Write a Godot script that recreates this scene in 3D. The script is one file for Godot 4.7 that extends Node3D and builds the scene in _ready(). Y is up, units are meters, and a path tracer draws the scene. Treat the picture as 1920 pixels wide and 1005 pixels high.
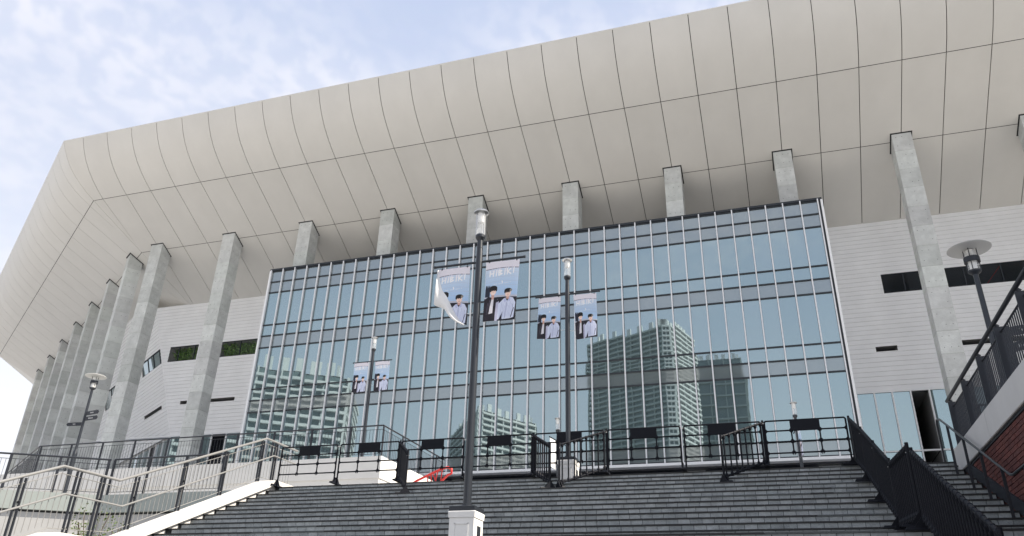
extends Node3D
# All heights below are measured from the eye; EYE lifts them so that the foot of the stairs is at y = 0.
const EYE := 1.522
const K := 36.78            # metres from the eye to the front of the columns

class MB:
	var v := PackedVector3Array()
	var n := PackedVector3Array()
	var t := PackedVector2Array()
	var c := PackedColorArray()
	var i := PackedInt32Array()
	var o := Vector3.ZERO
	var tint := Color(1, 1, 1)
	func vert(p: Vector3, nn: Vector3, uv := Vector2.ZERO) -> int:
		v.append(p + o); n.append(nn); t.append(uv); c.append(tint)
		return v.size() - 1
	func tri(a: Vector3, b: Vector3, d: Vector3) -> void:      # counter-clockwise from outside
		var nn := (b - a).cross(d - a).normalized()
		var k := vert(a, nn); vert(b, nn); vert(d, nn)
		i.append_array(PackedInt32Array([k, k + 2, k + 1]))
	func quad(a: Vector3, b: Vector3, d: Vector3, e: Vector3, uv := false) -> void:
		var nn := (d - a).cross(e - b).normalized()
		var k := vert(a, nn, Vector2(0, 1)); vert(b, nn, Vector2(1, 1)); vert(d, nn, Vector2(1, 0)); vert(e, nn, Vector2(0, 0))
		i.append_array(PackedInt32Array([k, k + 2, k + 1, k, k + 3, k + 2]))
	func hexa(p: Array) -> void:                                 # 0-3 lower ring counter-clockwise from above, 4-7 upper ring
		quad(p[3], p[2], p[1], p[0])
		quad(p[4], p[5], p[6], p[7])
		for k in 4:
			var m := (k + 1) % 4
			quad(p[k], p[m], p[m + 4], p[k + 4])
	func slab(x0: float, y0: float, z0: float, x1: float, y1: float, z1: float) -> void:
		hexa([Vector3(x0, y0, z1), Vector3(x1, y0, z1), Vector3(x1, y0, z0), Vector3(x0, y0, z0), Vector3(x0, y1, z1), Vector3(x1, y1, z1), Vector3(x1, y1, z0), Vector3(x0, y1, z0)])
	func bevel(x0: float, y0: float, z0: float, x1: float, y1: float, z1: float, b: float) -> void:   # a slab whose upper and lower rims are chamfered
		ring_stack([[y0, b], [y0 + b, 0.0], [y1 - b, 0.0], [y1, b]], x0, z0, x1, z1)
	func ring_stack(rows: Array, x0: float, z0: float, x1: float, z1: float) -> void:               # rows of [y, inset]
		var last := []
		for k in rows.size():
			var y: float = rows[k][0]
			var b: float = rows[k][1]
			var r := [Vector3(x0 + b, y, z1 - b), Vector3(x1 - b, y, z1 - b), Vector3(x1 - b, y, z0 + b), Vector3(x0 + b, y, z0 + b)]
			if k == 0:
				quad(r[3], r[2], r[1], r[0])
			else:
				for m in 4:
					var q := (m + 1) % 4
					quad(last[m], last[q], r[q], r[m])
			last = r
		quad(last[0], last[1], last[2], last[3])
	func beam(a: Vector3, b: Vector3, w: float, h: float, up := Vector3.UP) -> void:  # a rectangular bar, w across, h along up
		var d := (b - a).normalized()
		var s := d.cross(up)
		if s.length() < 0.01:
			s = d.cross(Vector3.BACK)
		s = s.normalized()
		var u := s.cross(d).normalized() * h / 2
		s *= w / 2
		hexa([a - s - u, a + s - u, b + s - u, b - s - u, a - s + u, a + s + u, b + s + u, b - s + u])
	func tube(pts: Array, r: float, sides := 8, caps := true) -> void:
		var prev := []
		var axis := Vector3.ZERO
		var s := Vector3.ZERO
		for k in pts.size():
			var p: Vector3 = pts[k]
			var d := Vector3.ZERO
			if k > 0:
				d += (p - pts[k - 1]).normalized()
			if k < pts.size() - 1:
				d += (pts[k + 1] - p).normalized()
			d = d.normalized()
			if k == 0:
				s = d.cross(Vector3.UP if absf(d.y) < 0.9 else Vector3.BACK).normalized()
			else:
				s = (s - d * s.dot(d)).normalized()
			var u := s.cross(d)
			var ring := []
			for m in sides:
				var a := TAU * m / sides
				var nn := s * cos(a) + u * sin(a)
				ring.append(vert(p + nn * r, nn))
			if k > 0:
				for m in sides:
					var q := (m + 1) % sides
					i.append_array(PackedInt32Array([prev[m], ring[q], ring[m], prev[m], prev[q], ring[q]]))
			if caps and (k == 0 or k == pts.size() - 1):
				var f := -d if k == 0 else d
				var mid := vert(p, f)
				for m in sides:
					var a := TAU * m / sides
					vert(p + (s * cos(a) + u * sin(a)) * r, f)
				for m in sides:
					if k == 0:
						i.append_array(PackedInt32Array([mid, mid + 1 + (m + 1) % sides, mid + 1 + m]))
					else:
						i.append_array(PackedInt32Array([mid, mid + 1 + m, mid + 1 + (m + 1) % sides]))
			prev = ring
			axis = d
	func lathe(rows: Array, at: Vector3, sides := 20) -> void:      # rows of Vector2(radius, y)
		for k in rows.size() - 1:
			var a: Vector2 = rows[k]
			var b: Vector2 = rows[k + 1]
			var sl := (b - a).normalized()
			for m in sides:
				var p := TAU * m / sides
				var q := TAU * (m + 1) / sides
				var e := Vector3(cos(p), 0, sin(p))
				var f := Vector3(cos(q), 0, sin(q))
				var ne := e * sl.y - Vector3.UP * sl.x
				var nf := f * sl.y - Vector3.UP * sl.x
				var g := vert(at + e * a.x + Vector3.UP * a.y, ne)
				vert(at + f * a.x + Vector3.UP * a.y, nf)
				vert(at + f * b.x + Vector3.UP * b.y, nf)
				vert(at + e * b.x + Vector3.UP * b.y, ne)
				i.append_array(PackedInt32Array([g, g + 1, g + 2, g, g + 2, g + 3]))
	func sheet(grid: Array, uvs := false) -> void:                  # rows of points, smooth
		var h := grid.size()
		var w: int = grid[0].size()
		var base := v.size()
		for a in h:
			for b in w:
				var du: Vector3 = grid[a][mini(b + 1, w - 1)] - grid[a][maxi(b - 1, 0)]
				var dv: Vector3 = grid[mini(a + 1, h - 1)][b] - grid[maxi(a - 1, 0)][b]
				if du.length() < .001:
					var other: int = a + 1 if a + 1 < h and (grid[mini(a + 1, h - 1)][0] - grid[mini(a + 1, h - 1)][w - 1]).length() > .001 else a - 1
					du = grid[maxi(other, 0)][mini(b + 1, w - 1)] - grid[maxi(other, 0)][maxi(b - 1, 0)]
				vert(grid[a][b], du.cross(dv).normalized(), Vector2(float(b) / (w - 1), 1.0 - float(a) / (h - 1)))
		for a in h - 1:
			for b in w - 1:
				var k := base + a * w + b
				i.append_array(PackedInt32Array([k, k + w + 1, k + 1, k, k + w, k + w + 1]))
	func mesh() -> ArrayMesh:
		var m := ArrayMesh.new()
		var ar := []
		ar.resize(Mesh.ARRAY_MAX)
		ar[Mesh.ARRAY_VERTEX] = v
		ar[Mesh.ARRAY_NORMAL] = n
		ar[Mesh.ARRAY_TEX_UV] = t
		ar[Mesh.ARRAY_COLOR] = c
		ar[Mesh.ARRAY_INDEX] = i
		m.add_surface_from_arrays(Mesh.PRIMITIVE_TRIANGLES, ar)
		return m

var rng := RandomNumberGenerator.new()
var M := {}

func mb(origin := Vector3.ZERO) -> MB:
	var b := MB.new()
	b.o = -origin
	return b

func lin(r: float, g: float, b: float, a := 1.0) -> Color:
	var c := Color(r, g, b).linear_to_srgb()
	c.a = a
	return c

func put(called: String, b: MB, m: Material, parent: Node3D, stuff := false) -> MeshInstance3D:
	var o := MeshInstance3D.new()
	o.name = called
	o.mesh = b.mesh()
	o.material_override = m
	if stuff:
		o.set_meta("kind", "stuff")
	parent.add_child(o, true)
	return o

func thing(called: String, label: String, category: String, at: Vector3, group := "") -> Node3D:   # at: from the eye
	var o := Node3D.new()
	o.name = called
	o.position = at + Vector3.UP * EYE
	o.set_meta("label", label)
	o.set_meta("category", category)
	if group:
		o.set_meta("group", group)
	add_child(o, true)
	return o

func struct(called: String, b: MB, m: Material) -> MeshInstance3D:
	var o := put(called, b, m, self)
	o.position = Vector3.UP * EYE
	o.set_meta("kind", "structure")
	return o

func copy_of(src: Node3D, at: Vector3, label: String, called := "") -> Node3D:
	var o: Node3D = src.duplicate()
	o.name = called if called else String(src.name).rstrip("0123456789_")
	o.position = at + Vector3.UP * EYE
	o.set_meta("label", label)
	add_child(o, true)
	return o

# ------------------------------------------------------------------ materials
func grain(seed_: int, freq: float, lo: float, hi: float, octaves := 5, size := 512) -> ImageTexture:
	var f := FastNoiseLite.new()
	f.seed = seed_
	f.noise_type = FastNoiseLite.TYPE_SIMPLEX_SMOOTH
	f.frequency = freq
	f.fractal_octaves = octaves
	f.fractal_gain = 0.62
	var src := f.get_seamless_image(size, size)
	src.convert(Image.FORMAT_RGB8)
	var d := src.get_data()
	for k in d.size():
		d[k] = int(255.0 * (lo + (hi - lo) * d[k] / 255.0))
	var im := Image.create_from_data(size, size, false, Image.FORMAT_RGB8, d)
	im.generate_mipmaps()
	return ImageTexture.create_from_image(im)

func bumps(seed_: int, freq: float, strength: float, octaves := 4) -> ImageTexture:
	var f := FastNoiseLite.new()
	f.seed = seed_
	f.noise_type = FastNoiseLite.TYPE_SIMPLEX_SMOOTH
	f.frequency = freq
	f.fractal_octaves = octaves
	var im := f.get_seamless_image(512, 512)
	im.convert(Image.FORMAT_RGBA8)
	im.bump_map_to_normal_map(strength)
	return ImageTexture.create_from_image(im)

func mat(col: Color, rough := 0.6, metal := 0.0, tex: Texture2D = null, scale_ := 0.5, normal: Texture2D = null, depth := 0.5) -> StandardMaterial3D:
	var m := StandardMaterial3D.new()
	m.albedo_color = col
	m.roughness = rough
	m.metallic = metal
	if tex or normal:
		m.uv1_triplanar = true
		m.uv1_world_triplanar = true
		m.uv1_scale = Vector3.ONE * scale_
	if tex:
		m.albedo_texture = tex
	if normal:
		m.normal_enabled = true
		m.normal_texture = normal
		m.normal_scale = depth
	return m

func make_materials() -> void:
	var soft := grain(1, 0.006, 0.965, 1.0, 4)
	var mottled := grain(2, 0.006, 0.88, 1.0, 6)
	var speck := grain(3, 0.05, 0.7, 1.0, 5)
	var stain := grain(6, 0.012, 0.80, 1.0, 6)
	var pits := bumps(4, 0.04, 6.0)
	var ripple := bumps(5, 0.004, 10.0, 2)
	M.roof = []
	for k in 5:
		var q: float = [1.0, .988, 1.006, .994, 1.012][k]
		M.roof.append(mat(lin(.615 * q, .603 * q, .575 * q), .45, 0, soft, .12))
	M.backing = mat(lin(.03, .03, .03), .9)
	M.concrete = mat(lin(.66, .68, .665), .85, 0, mottled, .45, pits, .2)
	M.concrete.vertex_color_use_as_albedo = true
	M.gap_black = mat(lin(.02, .02, .022), .8)
	M.cladding = mat(lin(.85, .855, .86), .5, 0, soft, .2)
	M.trim = mat(lin(.80, .81, .82), .45, 0.0)
	M.mullion = mat(lin(.73, .74, .76), .4, .1)
	M.transom = mat(lin(.022, .027, .034), .45, .2)
	M.glass = []
	for k in 4:
		var g := mat(lin(.31 + .009 * k, .405 + .008 * k, .434 + .007 * k), .012, .88)
		M.glass.append(g)
	M.spandrel = mat(lin(.305, .35, .365), .03, .70)
	M.unlit_glass = mat(lin(.006, .007, .010), .04, 0.0)  # opaque near black: the unlit rooms behind are put into the colour
	M.unlit_glass.metallic_specular = .12
	M.clear = mat(lin(.25, .3, .3, .05), .03)
	M.clear.metallic_specular = .2
	M.clear.transparency = BaseMaterial3D.TRANSPARENCY_ALPHA
	M.lamp_glass = mat(lin(.85, .88, .9, .2), .04)
	M.lamp_glass.transparency = BaseMaterial3D.TRANSPARENCY_ALPHA
	M.lamp_white = mat(lin(.8, .8, .78), .4)
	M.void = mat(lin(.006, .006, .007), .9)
	M.steel = mat(lin(.026, .031, .040), .33, .2)
	M.rail_dark = mat(lin(.024, .028, .037), .5, .2)
	M.stainless = mat(lin(.25, .252, .252), .35, .2)
	M.bar = mat(lin(.24, .24, .235), .4, .2)
	M.alu = mat(lin(.55, .56, .57), .28, .9)
	M.plastic = mat(lin(.014, .016, .023), .5, 0, speck, 2.0)
	M.plastic.metallic_specular = .25
	M.tie = mat(lin(.75, .75, .75), .5)
	M.tile = []
	for k in 4:
		M.tile.append(mat(lin(.35 + .034 * k, .385 + .034 * k, .40 + .034 * k), .62, 0, stain, .6, pits, .4))
	M.nosing = [mat(lin(.022, .024, .028), .5, 0, speck, 1.0), mat(lin(.12, .135, .14), .6, 0, speck, 1.0)]
	M.joint = mat(lin(.035, .037, .04), .9)
	M.underside_shade = mat(lin(.52, .52, .53), .8)  # greyer than the boards: shade under each lap put into the colour
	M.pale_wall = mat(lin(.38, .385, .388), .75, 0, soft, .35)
	M.deck = mat(lin(.45, .45, .44), .8, 0, mottled, .3)
	M.white_stone = mat(lin(.62, .615, .60), .6, 0, soft, .6)
	M.white_wall = mat(lin(.66, .655, .64), .75, 0, mottled.duplicate() if false else soft, .35)
	M.sage = mat(lin(.30, .335, .325), .7, 0, soft, .5)
	M.paving = mat(lin(.55, .553, .55), .8, 0, mottled, .3)
	M.ground = mat(lin(.46, .46, .455), .85, 0, mottled, .2)
	M.brick = []
	for k in 5:
		M.brick.append(mat(lin([.20, .17, .215, .155, .185][k], [.062, .055, .068, .052, .060][k], [.052, .048, .055, .046, .050][k]), .8, 0, speck, 1.5, pits, .5))
	M.mortar = mat(lin(.045, .04, .04), .9)
	M.tinted = M.clear.duplicate()
	M.tinted.albedo_color = lin(.02, .025, .03, .6)
	M.room = mat(lin(.22, .22, .22), .8)
	M.disc = mat(lin(.46, .46, .45), .5)
	M.pedestal = mat(lin(.80, .80, .79), .55, 0, soft, .9)
	M.red = mat(lin(.62, .035, .03), .4)
	M.leaf = mat(lin(.10, .145, .045), .55)
	M.leaf.backlight_enabled = true
	M.leaf.backlight = lin(.08, .12, .02)
	M.leaf.vertex_color_use_as_albedo = true
	M.leaf_bright = M.leaf.duplicate()
	M.leaf_bright.albedo_color = lin(.13, .25, .05)
	M.bark = mat(lin(.09, .07, .05), .9)
	M.tower_sunlit = mat(lin(.56, .57, .57), .7, 0, soft, .05)  # tone of the sunlit tower faces and the roof screens
	M.tower_shaded = mat(lin(.30, .34, .33), .7, 0, soft, .05)  # darker tone of the tower faces, their shade put into the colour
	M.tower_glass = mat(lin(.14, .18, .185), .1)  # lightened, distance haze put into the colour
	M.tower_dark = mat(lin(.09, .125, .13), .35)
	M.banner_back = mat(lin(.82, .82, .82), .7)
	M.banner_back.backlight_enabled = true
	M.banner_back.backlight = lin(.4, .4, .4)
	M.banner = StandardMaterial3D.new()
	M.banner.albedo_texture = poster()
	M.banner.roughness = .6
	M.banner.backlight_enabled = true
	M.banner.backlight = lin(.45, .45, .45)

# ------------------------------------------------------------------ print on the banners
var pim: Image
func disc(cx: float, cy: float, rx: float, ry: float, col: Color) -> void:
	for y in range(int(cy - ry), int(cy + ry) + 1):
		for x in range(int(cx - rx), int(cx + rx) + 1):
			if x >= 0 and y >= 0 and x < pim.get_width() and y < pim.get_height():
				if pow((x - cx) / rx, 2) + pow((y - cy) / ry, 2) <= 1.0:
					pim.set_pixel(x, y, col)

func stroke(pts: Array, r: float, col: Color) -> void:
	for k in pts.size() - 1:
		var a: Vector2 = pts[k]
		var b: Vector2 = pts[k + 1]
		var steps := int(a.distance_to(b)) + 1
		for s in steps + 1:
			var p := a.lerp(b, float(s) / steps)
			disc(p.x, p.y, r, r * 1.15, col)

func fill(poly: Array, col: Color) -> void:
	var pk := PackedVector2Array(poly)
	var lo := pk[0]
	var hi := pk[0]
	for p in pk:
		lo = lo.min(p)
		hi = hi.max(p)
	for y in range(maxi(0, int(lo.y)), mini(pim.get_height(), int(hi.y) + 1)):
		for x in range(maxi(0, int(lo.x)), mini(pim.get_width(), int(hi.x) + 1)):
			if Geometry2D.is_point_in_polygon(Vector2(x, y), pk):
				pim.set_pixel(x, y, col)

func poster() -> ImageTexture:
	var w := 256
	var h := 472
	pim = Image.create(w, h, false, Image.FORMAT_RGB8)
	var r := RandomNumberGenerator.new()
	r.seed = 9
	for y in h:
		for x in w:
			var c := Color8(236, 232, 240)
			var roof := 66.0 - 10.0 * sin(x / 256.0 * PI)
			if y > roof:
				var f := clampf((y - roof) / 200.0, 0, 1)
				c = Color8(212, 226, 242).lerp(Color8(176, 208, 242), f)
				if (x + int(y * 0.05)) % 13 < 2:
					c = c.lerp(Color8(200, 214, 232), .55)
				var row := fmod(y + 14.0 * sin(x / 256.0 * PI), 34.0)
				if row < 2.0:
					c = c.lerp(Color8(190, 190, 205), .6)
			elif y > roof - 5:
				c = Color8(110, 106, 122)
			if y > 282 - 14 * sin(x / 256.0 * PI) and y < 296:
				c = Color8(196, 200, 214)
			if y >= 296 - 12 * sin(x / 256.0 * PI):
				c = Color8(30, 30, 40)
			pim.set_pixel(x, y, c)
	for k in 90:
		var p := Vector2(r.randf() * 256, 300 + r.randf() * 80)
		disc(p.x, p.y, 1 + r.randf() * 4, 1 + r.randf() * 2, [Color8(70, 72, 88), Color8(120, 122, 138), Color8(48, 46, 56)][r.randi() % 3])
	for k in 12:
		fill([Vector2(4 + k * 3, 190 + r.randf() * 30), Vector2(7 + k * 3, 190), Vector2(8 + k * 3, 282), Vector2(4 + k * 3, 282)], Color8(38, 44, 60))
	# brushed double lettering HIBIKI
	var white := Color8(244, 244, 250)
	for pass_ in 2:
		var oy := 60.0 + pass_ * 16.0
		var ox := 32.0 + (1 - pass_) * 14.0
		var L := 41.0 if pass_ else 32.0
		var rr := 4.3 if pass_ else 2.6
		white = Color8(250, 250, 254) if pass_ else Color8(228, 226, 240)
		var g := [[[0, 0, 0, 1], [.7, -.05, .62, 1], [0, .55, .7, .48]], [[.25, .2, .2, 1], [.25, -.1, .28, -.06]], [[.05, 0, .05, 1], [.05, 0, .6, .15], [.6, .15, .1, .5], [.1, .5, .68, .72], [.68, .72, .05, 1]], [[.25, .2, .2, 1], [.25, -.1, .28, -.06]], [[.05, -.1, .05, 1], [.7, 0, .1, .55], [.1, .5, .75, 1]], [[.25, .1, .2, .9], [.25, -.15, .28, -.1]]]
		var wd := [40, 26, 40, 26, 42, 24] if pass_ else [36, 19, 36, 19, 38, 19]
		for k in 6:
			for s in g[k]:
				stroke([Vector2(ox + s[0] * L, oy + s[1] * L - k * 2.2), Vector2(ox + s[2] * L, oy + s[3] * L - k * 2.2)], rr, white)
			ox += wd[k]
	for k in 15:
		if k % 5 != 3:
			fill([Vector2(66 + k * 9, 178 - k * .6), Vector2(71 + k * 9, 178 - k * .6), Vector2(71 + k * 9, 185 - k * .6), Vector2(66 + k * 9, 185 - k * .6)], Color8(226, 232, 244))
	stroke([Vector2(128, 160), Vector2(132, 172)], 4, white)
	# two people: a dark jacket over a white shirt, and a pale lavender coat
	var skin := Color8(252, 222, 208)
	var shade := Color8(214, 172, 158)
	fill([Vector2(2, 300), Vector2(30, 280), Vector2(62, 288), Vector2(92, 320), Vector2(104, 400), Vector2(98, 471), Vector2(0, 471)], Color8(34, 30, 40))
	fill([Vector2(56, 300), Vector2(74, 296), Vector2(72, 410), Vector2(40, 418)], Color8(232, 230, 236))
	fill([Vector2(52, 262), Vector2(74, 262), Vector2(74, 300), Vector2(58, 306)], shade)
	stroke([Vector2(30, 330), Vector2(24, 420)], 2.0, Color8(92, 88, 104))
	stroke([Vector2(44, 308), Vector2(36, 380)], 1.6, Color8(110, 106, 122))
	fill([Vector2(94, 330), Vector2(116, 318), Vector2(112, 471), Vector2(92, 471)], Color8(196, 196, 220))
	disc(65, 238, 23, 31, skin)
	disc(66, 212, 29, 20, Color8(22, 18, 22))
	disc(44, 224, 9, 18, Color8(22, 18, 22))
	disc(88, 222, 7, 16, Color8(22, 18, 22))
	stroke([Vector2(54, 233), Vector2(60, 233)], 1.6, Color8(40, 30, 32))
	stroke([Vector2(71, 233), Vector2(77, 233)], 1.6, Color8(40, 30, 32))
	stroke([Vector2(65, 238), Vector2(66, 246)], 1.2, shade)
	stroke([Vector2(57, 254), Vector2(66, 258), Vector2(75, 254)], 2.0, Color8(250, 240, 240))
	fill([Vector2(112, 340), Vector2(150, 300), Vector2(186, 286), Vector2(226, 300), Vector2(248, 340), Vector2(240, 452), Vector2(206, 458), Vector2(112, 462)], Color8(220, 227, 247))
	fill([Vector2(150, 400), Vector2(146, 462), Vector2(124, 462)], Color8(36, 36, 52))
	fill([Vector2(162, 296), Vector2(196, 294), Vector2(180, 320)], Color8(30, 28, 40))
	fill([Vector2(150, 304), Vector2(168, 296), Vector2(172, 322), Vector2(158, 330)], Color8(196, 202, 234))
	fill([Vector2(206, 292), Vector2(190, 298), Vector2(186, 322), Vector2(202, 322)], Color8(196, 202, 234))
	stroke([Vector2(180, 322), Vector2(168, 450)], 1.2, Color8(136, 142, 184))
	for k in 9:
		stroke([Vector2(140 + k * 11, 330 + k % 3 * 14), Vector2(132 + k * 11, 440)], 1.1, Color8(170, 178, 212))
	for k in 6:
		stroke([Vector2(10 + k * 7, 330 + k % 2 * 20), Vector2(8 + k * 7, 460)], 1.0, Color8(58, 54, 66))
	stroke([Vector2(228, 350), Vector2(222, 440)], 1.6, Color8(140, 146, 188))
	stroke([Vector2(236, 380), Vector2(216, 448)], 2.4, Color8(52, 52, 74))
	fill([Vector2(168, 276), Vector2(194, 276), Vector2(192, 304), Vector2(172, 304)], shade)
	disc(181, 256, 23, 31, skin)
	disc(181, 236, 28, 16, Color8(24, 22, 24))
	disc(158, 246, 7, 14, Color8(24, 22, 24))
	disc(203, 238, 10, 10, Color8(150, 142, 134))
	stroke([Vector2(169, 254), Vector2(175, 253)], 1.6, Color8(40, 30, 32))
	stroke([Vector2(187, 253), Vector2(193, 254)], 1.6, Color8(40, 30, 32))
	stroke([Vector2(181, 258), Vector2(182, 266)], 1.2, shade)
	stroke([Vector2(175, 275), Vector2(188, 275)], 1.4, Color8(186, 120, 116))
	for y in h:                      # the coarse dots of the print
		for x in w:
			var c := pim.get_pixel(x, y)
			var j := r.randf_range(-.035, .035)
			pim.set_pixel(x, y, Color(c.r + j, c.g + j, c.b + j))
	pim.generate_mipmaps()
	return ImageTexture.create_from_image(pim)

# ------------------------------------------------------------------ camera, sky, sun
func make_view() -> void:
	var cam := Camera3D.new()
	cam.name = "camera"
	cam.transform = Transform3D(Basis(Vector3(.951, .026, -.3082), Vector3(.1138, .8972, .4267), Vector3(.2876, -.4408, .8503)).orthonormalized(), Vector3(0, EYE, 0))
	cam.fov = 38.035
	cam.near = 0.1
	cam.far = 4000
	add_child(cam)
	var env := Environment.new()
	env.background_mode = Environment.BG_SKY
	env.tonemap_mode = Environment.TONE_MAPPER_LINEAR
	env.tonemap_exposure = 2.95
	env.sdfgi_enabled = true
	env.ssao_enabled = true
	env.ssil_enabled = true
	var sky := Sky.new()
	var pano := PanoramaSkyMaterial.new()
	pano.panorama = sky_image()
	pano.energy_multiplier = 0.575
	sky.sky_material = pano
	env.sky = sky
	var we := WorldEnvironment.new()
	we.name = "world"
	we.environment = env
	add_child(we)
	var sun := DirectionalLight3D.new()
	sun.name = "sun"
	sun.light_energy = 1.02
	sun.light_color = Color(1.0, .955, .89)
	sun.light_angular_distance = 0.6
	sun.shadow_enabled = true
	var el := deg_to_rad(44)
	var az := deg_to_rad(2)
	sun.look_at_from_position(Vector3(cos(el) * cos(az), sin(el), -cos(el) * sin(az)) * 50.0, Vector3.ZERO)
	add_child(sun)

func sky_image() -> ImageTexture:
	var w := 2048
	var h := 1024
	var a := FastNoiseLite.new()
	a.seed = 21
	a.frequency = 1.0
	a.fractal_octaves = 4
	var b := FastNoiseLite.new()
	b.seed = 5
	b.frequency = 1.0
	b.fractal_octaves = 4
	b.fractal_gain = .55
	var data := PackedByteArray()
	data.resize(w * h * 3)
	for y in h:
		var th := (y + .5) / h * PI
		var up := cos(th)
		var base := Color(.845, .852, .86).lerp(Color(.668, .698, .768), smoothstep(.06, .55, up)).lerp(Color(.55, .61, .73), clampf((up - .5) / .5, 0, 1))
		if up <= 0:
			base = Color(.62, .62, .61)
		for x in w:
			var c := base
			if up > 0.0:
				var p := TAU * (x + .5) / w
				var k := sin(th) / (up + .12)
				var px := sin(p) * k
				var pz := -cos(p) * k
				var veil := a.get_noise_2d(px * .55 + 3.0, pz * .55) * .5 + .5
				var puff := b.get_noise_2d(px * 19.0 + a.get_noise_2d(px * 4.0, pz * 4.0) * .6, pz * 15.0) * .5 + .5
				var cover := smoothstep(.38, .64, veil)
				var f := clampf(cover * (.42 + .62 * smoothstep(.30, .70, puff)) + .22 * smoothstep(.5, .8, veil), 0, 1)
				f *= smoothstep(.0, .12, up)
				c = base.lerp(Color(.775, .778, .81), f * .85)
			var q := (y * w + x) * 3
			data[q] = int(c.r * 255)
			data[q + 1] = int(c.g * 255)
			data[q + 2] = int(c.b * 255)
	return ImageTexture.create_from_image(Image.create_from_data(w, h, false, Image.FORMAT_RGB8, data))

func _ready() -> void:
	rng.seed = 77
	make_view()
	make_materials()
	ground()
	arena()
	stairs()
	terraces()
	lamps()
	barriers()
	railings()
	far_towers()
	small_things()

# ------------------------------------------------------------------ ground
const RISE := 0.1504
const TREAD := 0.36
const TOP_Y := 3.591          # top of the stairs, from the eye
const TOP_Z := -17.5
const LAND_Y := 1.486
const LAND_Z := -11.27
const STAIR_L := -12.18
const STAIR_R := 3.5

func ground() -> void:
	var b := mb()
	b.quad(Vector3(-900, -EYE, 900), Vector3(900, -EYE, 900), Vector3(900, -EYE, -900), Vector3(-900, -EYE, -900))
	struct("ground", b, M.ground)
	b = mb()
	b.slab(-12.45, TOP_Y - 1.2, -31, 3.46, TOP_Y - .02, TOP_Z - .05)
	b.slab(3.75, TOP_Y - .55, -31, 34, TOP_Y, -3)
	b.slab(3.46, TOP_Y - 1.2, -31, 3.8, TOP_Y - .02, -17.6)
	struct("plaza", b, M.paving)
	b = mb()
	b.slab(-12.4, 2.5, -62, 40, 5.75, -30.8)
	struct("upper_terrace", b, M.paving)
	b = mb()
	b.slab(-75, 2.5, -62, -12.52, 5.70, -23.9)
	struct("side_terrace", b, M.paving)

# ------------------------------------------------------------------ the arena
const SLOPE := 0.547
const PROFILE := [[-.1139, .5866], [0.0, .6489], [.1045, .7061], [.1211, .7165], [.1345, .7265], [.1480, .7383], [.1590, .7512], [.1675, .7645], [.1735, .7765], [.1782, .7879]]

func facet_point(f: Dictionary, s: float, w: float, y: float, lift := 0.0) -> Vector3:
	var p: Vector2 = f.at + f.d * s + f.n * w
	return Vector3(p.x, y, p.y) * K + Vector3(f.n.x * lift * -.48, lift * .88, f.n.y * lift * -.48)

func soffit_facet(f: Dictionary, node: Node3D) -> void:
	# rows of panels between these profile rows
	var bands := [[0, 1], [1, 2], [2, 9]]
	var k := 0
	for q in f.cuts.size() - 1:
		var sa: float = f.cuts[q]
		var sb: float = f.cuts[q + 1]
		for band in bands:
			var g: float = f.gap / K / 2
			var b := mb(node.position - Vector3.UP * EYE)
			var grid := []
			var lo: int = band[0]
			var hi: int = band[1]
			var rows := []
			for r in range(lo, hi + 1):
				rows.append(PROFILE[r].duplicate())
			if f.has("deep") and lo == 0:
				rows[0] = [-f.deep, .6489 - SLOPE * f.deep]
			# shrink by half a joint at both ends of the band
			var e0: Vector2 = Vector2(rows[1][0] - rows[0][0], rows[1][1] - rows[0][1]).normalized() * g * f.cross
			rows[0] = [rows[0][0] + e0.x, rows[0][1] + e0.y]
			var z := rows.size() - 1
			if hi < 9:
				rows[z] = [rows[z][0] - e0.x, rows[z][1] - e0.y]
			var any := false
			for r in rows:
				var s0: float = f.start + f.m0 * r[0]
				var s1: float = f.end + f.m1 * r[0]
				var a := clampf(sa + g, s0 + g, s1 - g)
				var c := clampf(sb - g, s0 + g, s1 - g)
				if c - a > .002:
					any = true
				grid.append([facet_point(f, c, r[0], r[1]), facet_point(f, a, r[0], r[1])])
			if not any:
				continue
			b.sheet(grid)
			# turned-up edges give the panel its thickness
			for side in 2:
				for r in grid.size() - 1:
					var lift := Vector3(f.n.x * -.03, .06, f.n.y * -.03)
					if side == 0:
						b.quad(grid[r][1], grid[r + 1][1], grid[r + 1][1] + lift, grid[r][1] + lift)
					else:
						b.quad(grid[r + 1][0], grid[r][0], grid[r][0] + lift, grid[r + 1][0] + lift)
			put("soffit_panel", b, M.roof[rng.randi() % 5], node)
			k += 1
	# dark backing a hand's breadth above the panels, and the roof over it
	var b := mb(node.position - Vector3.UP * EYE)
	var grid := []
	for r in PROFILE:
		var w: float = r[0]
		var y: float = r[1]
		if r == PROFILE[0]:
			w = -.3
			y = .6489 - SLOPE * .3
		grid.append([facet_point(f, f.end + f.m1 * w, w, y, .12), facet_point(f, f.start + f.m0 * w, w, y, .12)])
	b.sheet(grid)
	put("soffit_backing", b, M.backing, node)
	b = mb(node.position - Vector3.UP * EYE)
	var rim := [[.1782, .7879], [.1790, .7900], [.1760, .7925], [-.4, .84]]
	for r in rim.size() - 1:
		var w: float = rim[r][0]
		var w2: float = rim[r + 1][0]
		b.quad(facet_point(f, f.start + f.m0 * w, w, rim[r][1]), facet_point(f, f.end + f.m1 * w, w, rim[r][1]), facet_point(f, f.end + f.m1 * w2, w2, rim[r + 1][1]), facet_point(f, f.start + f.m0 * w2, w2, rim[r + 1][1]))
	put("roof", b, M.roof[0], node)

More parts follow.
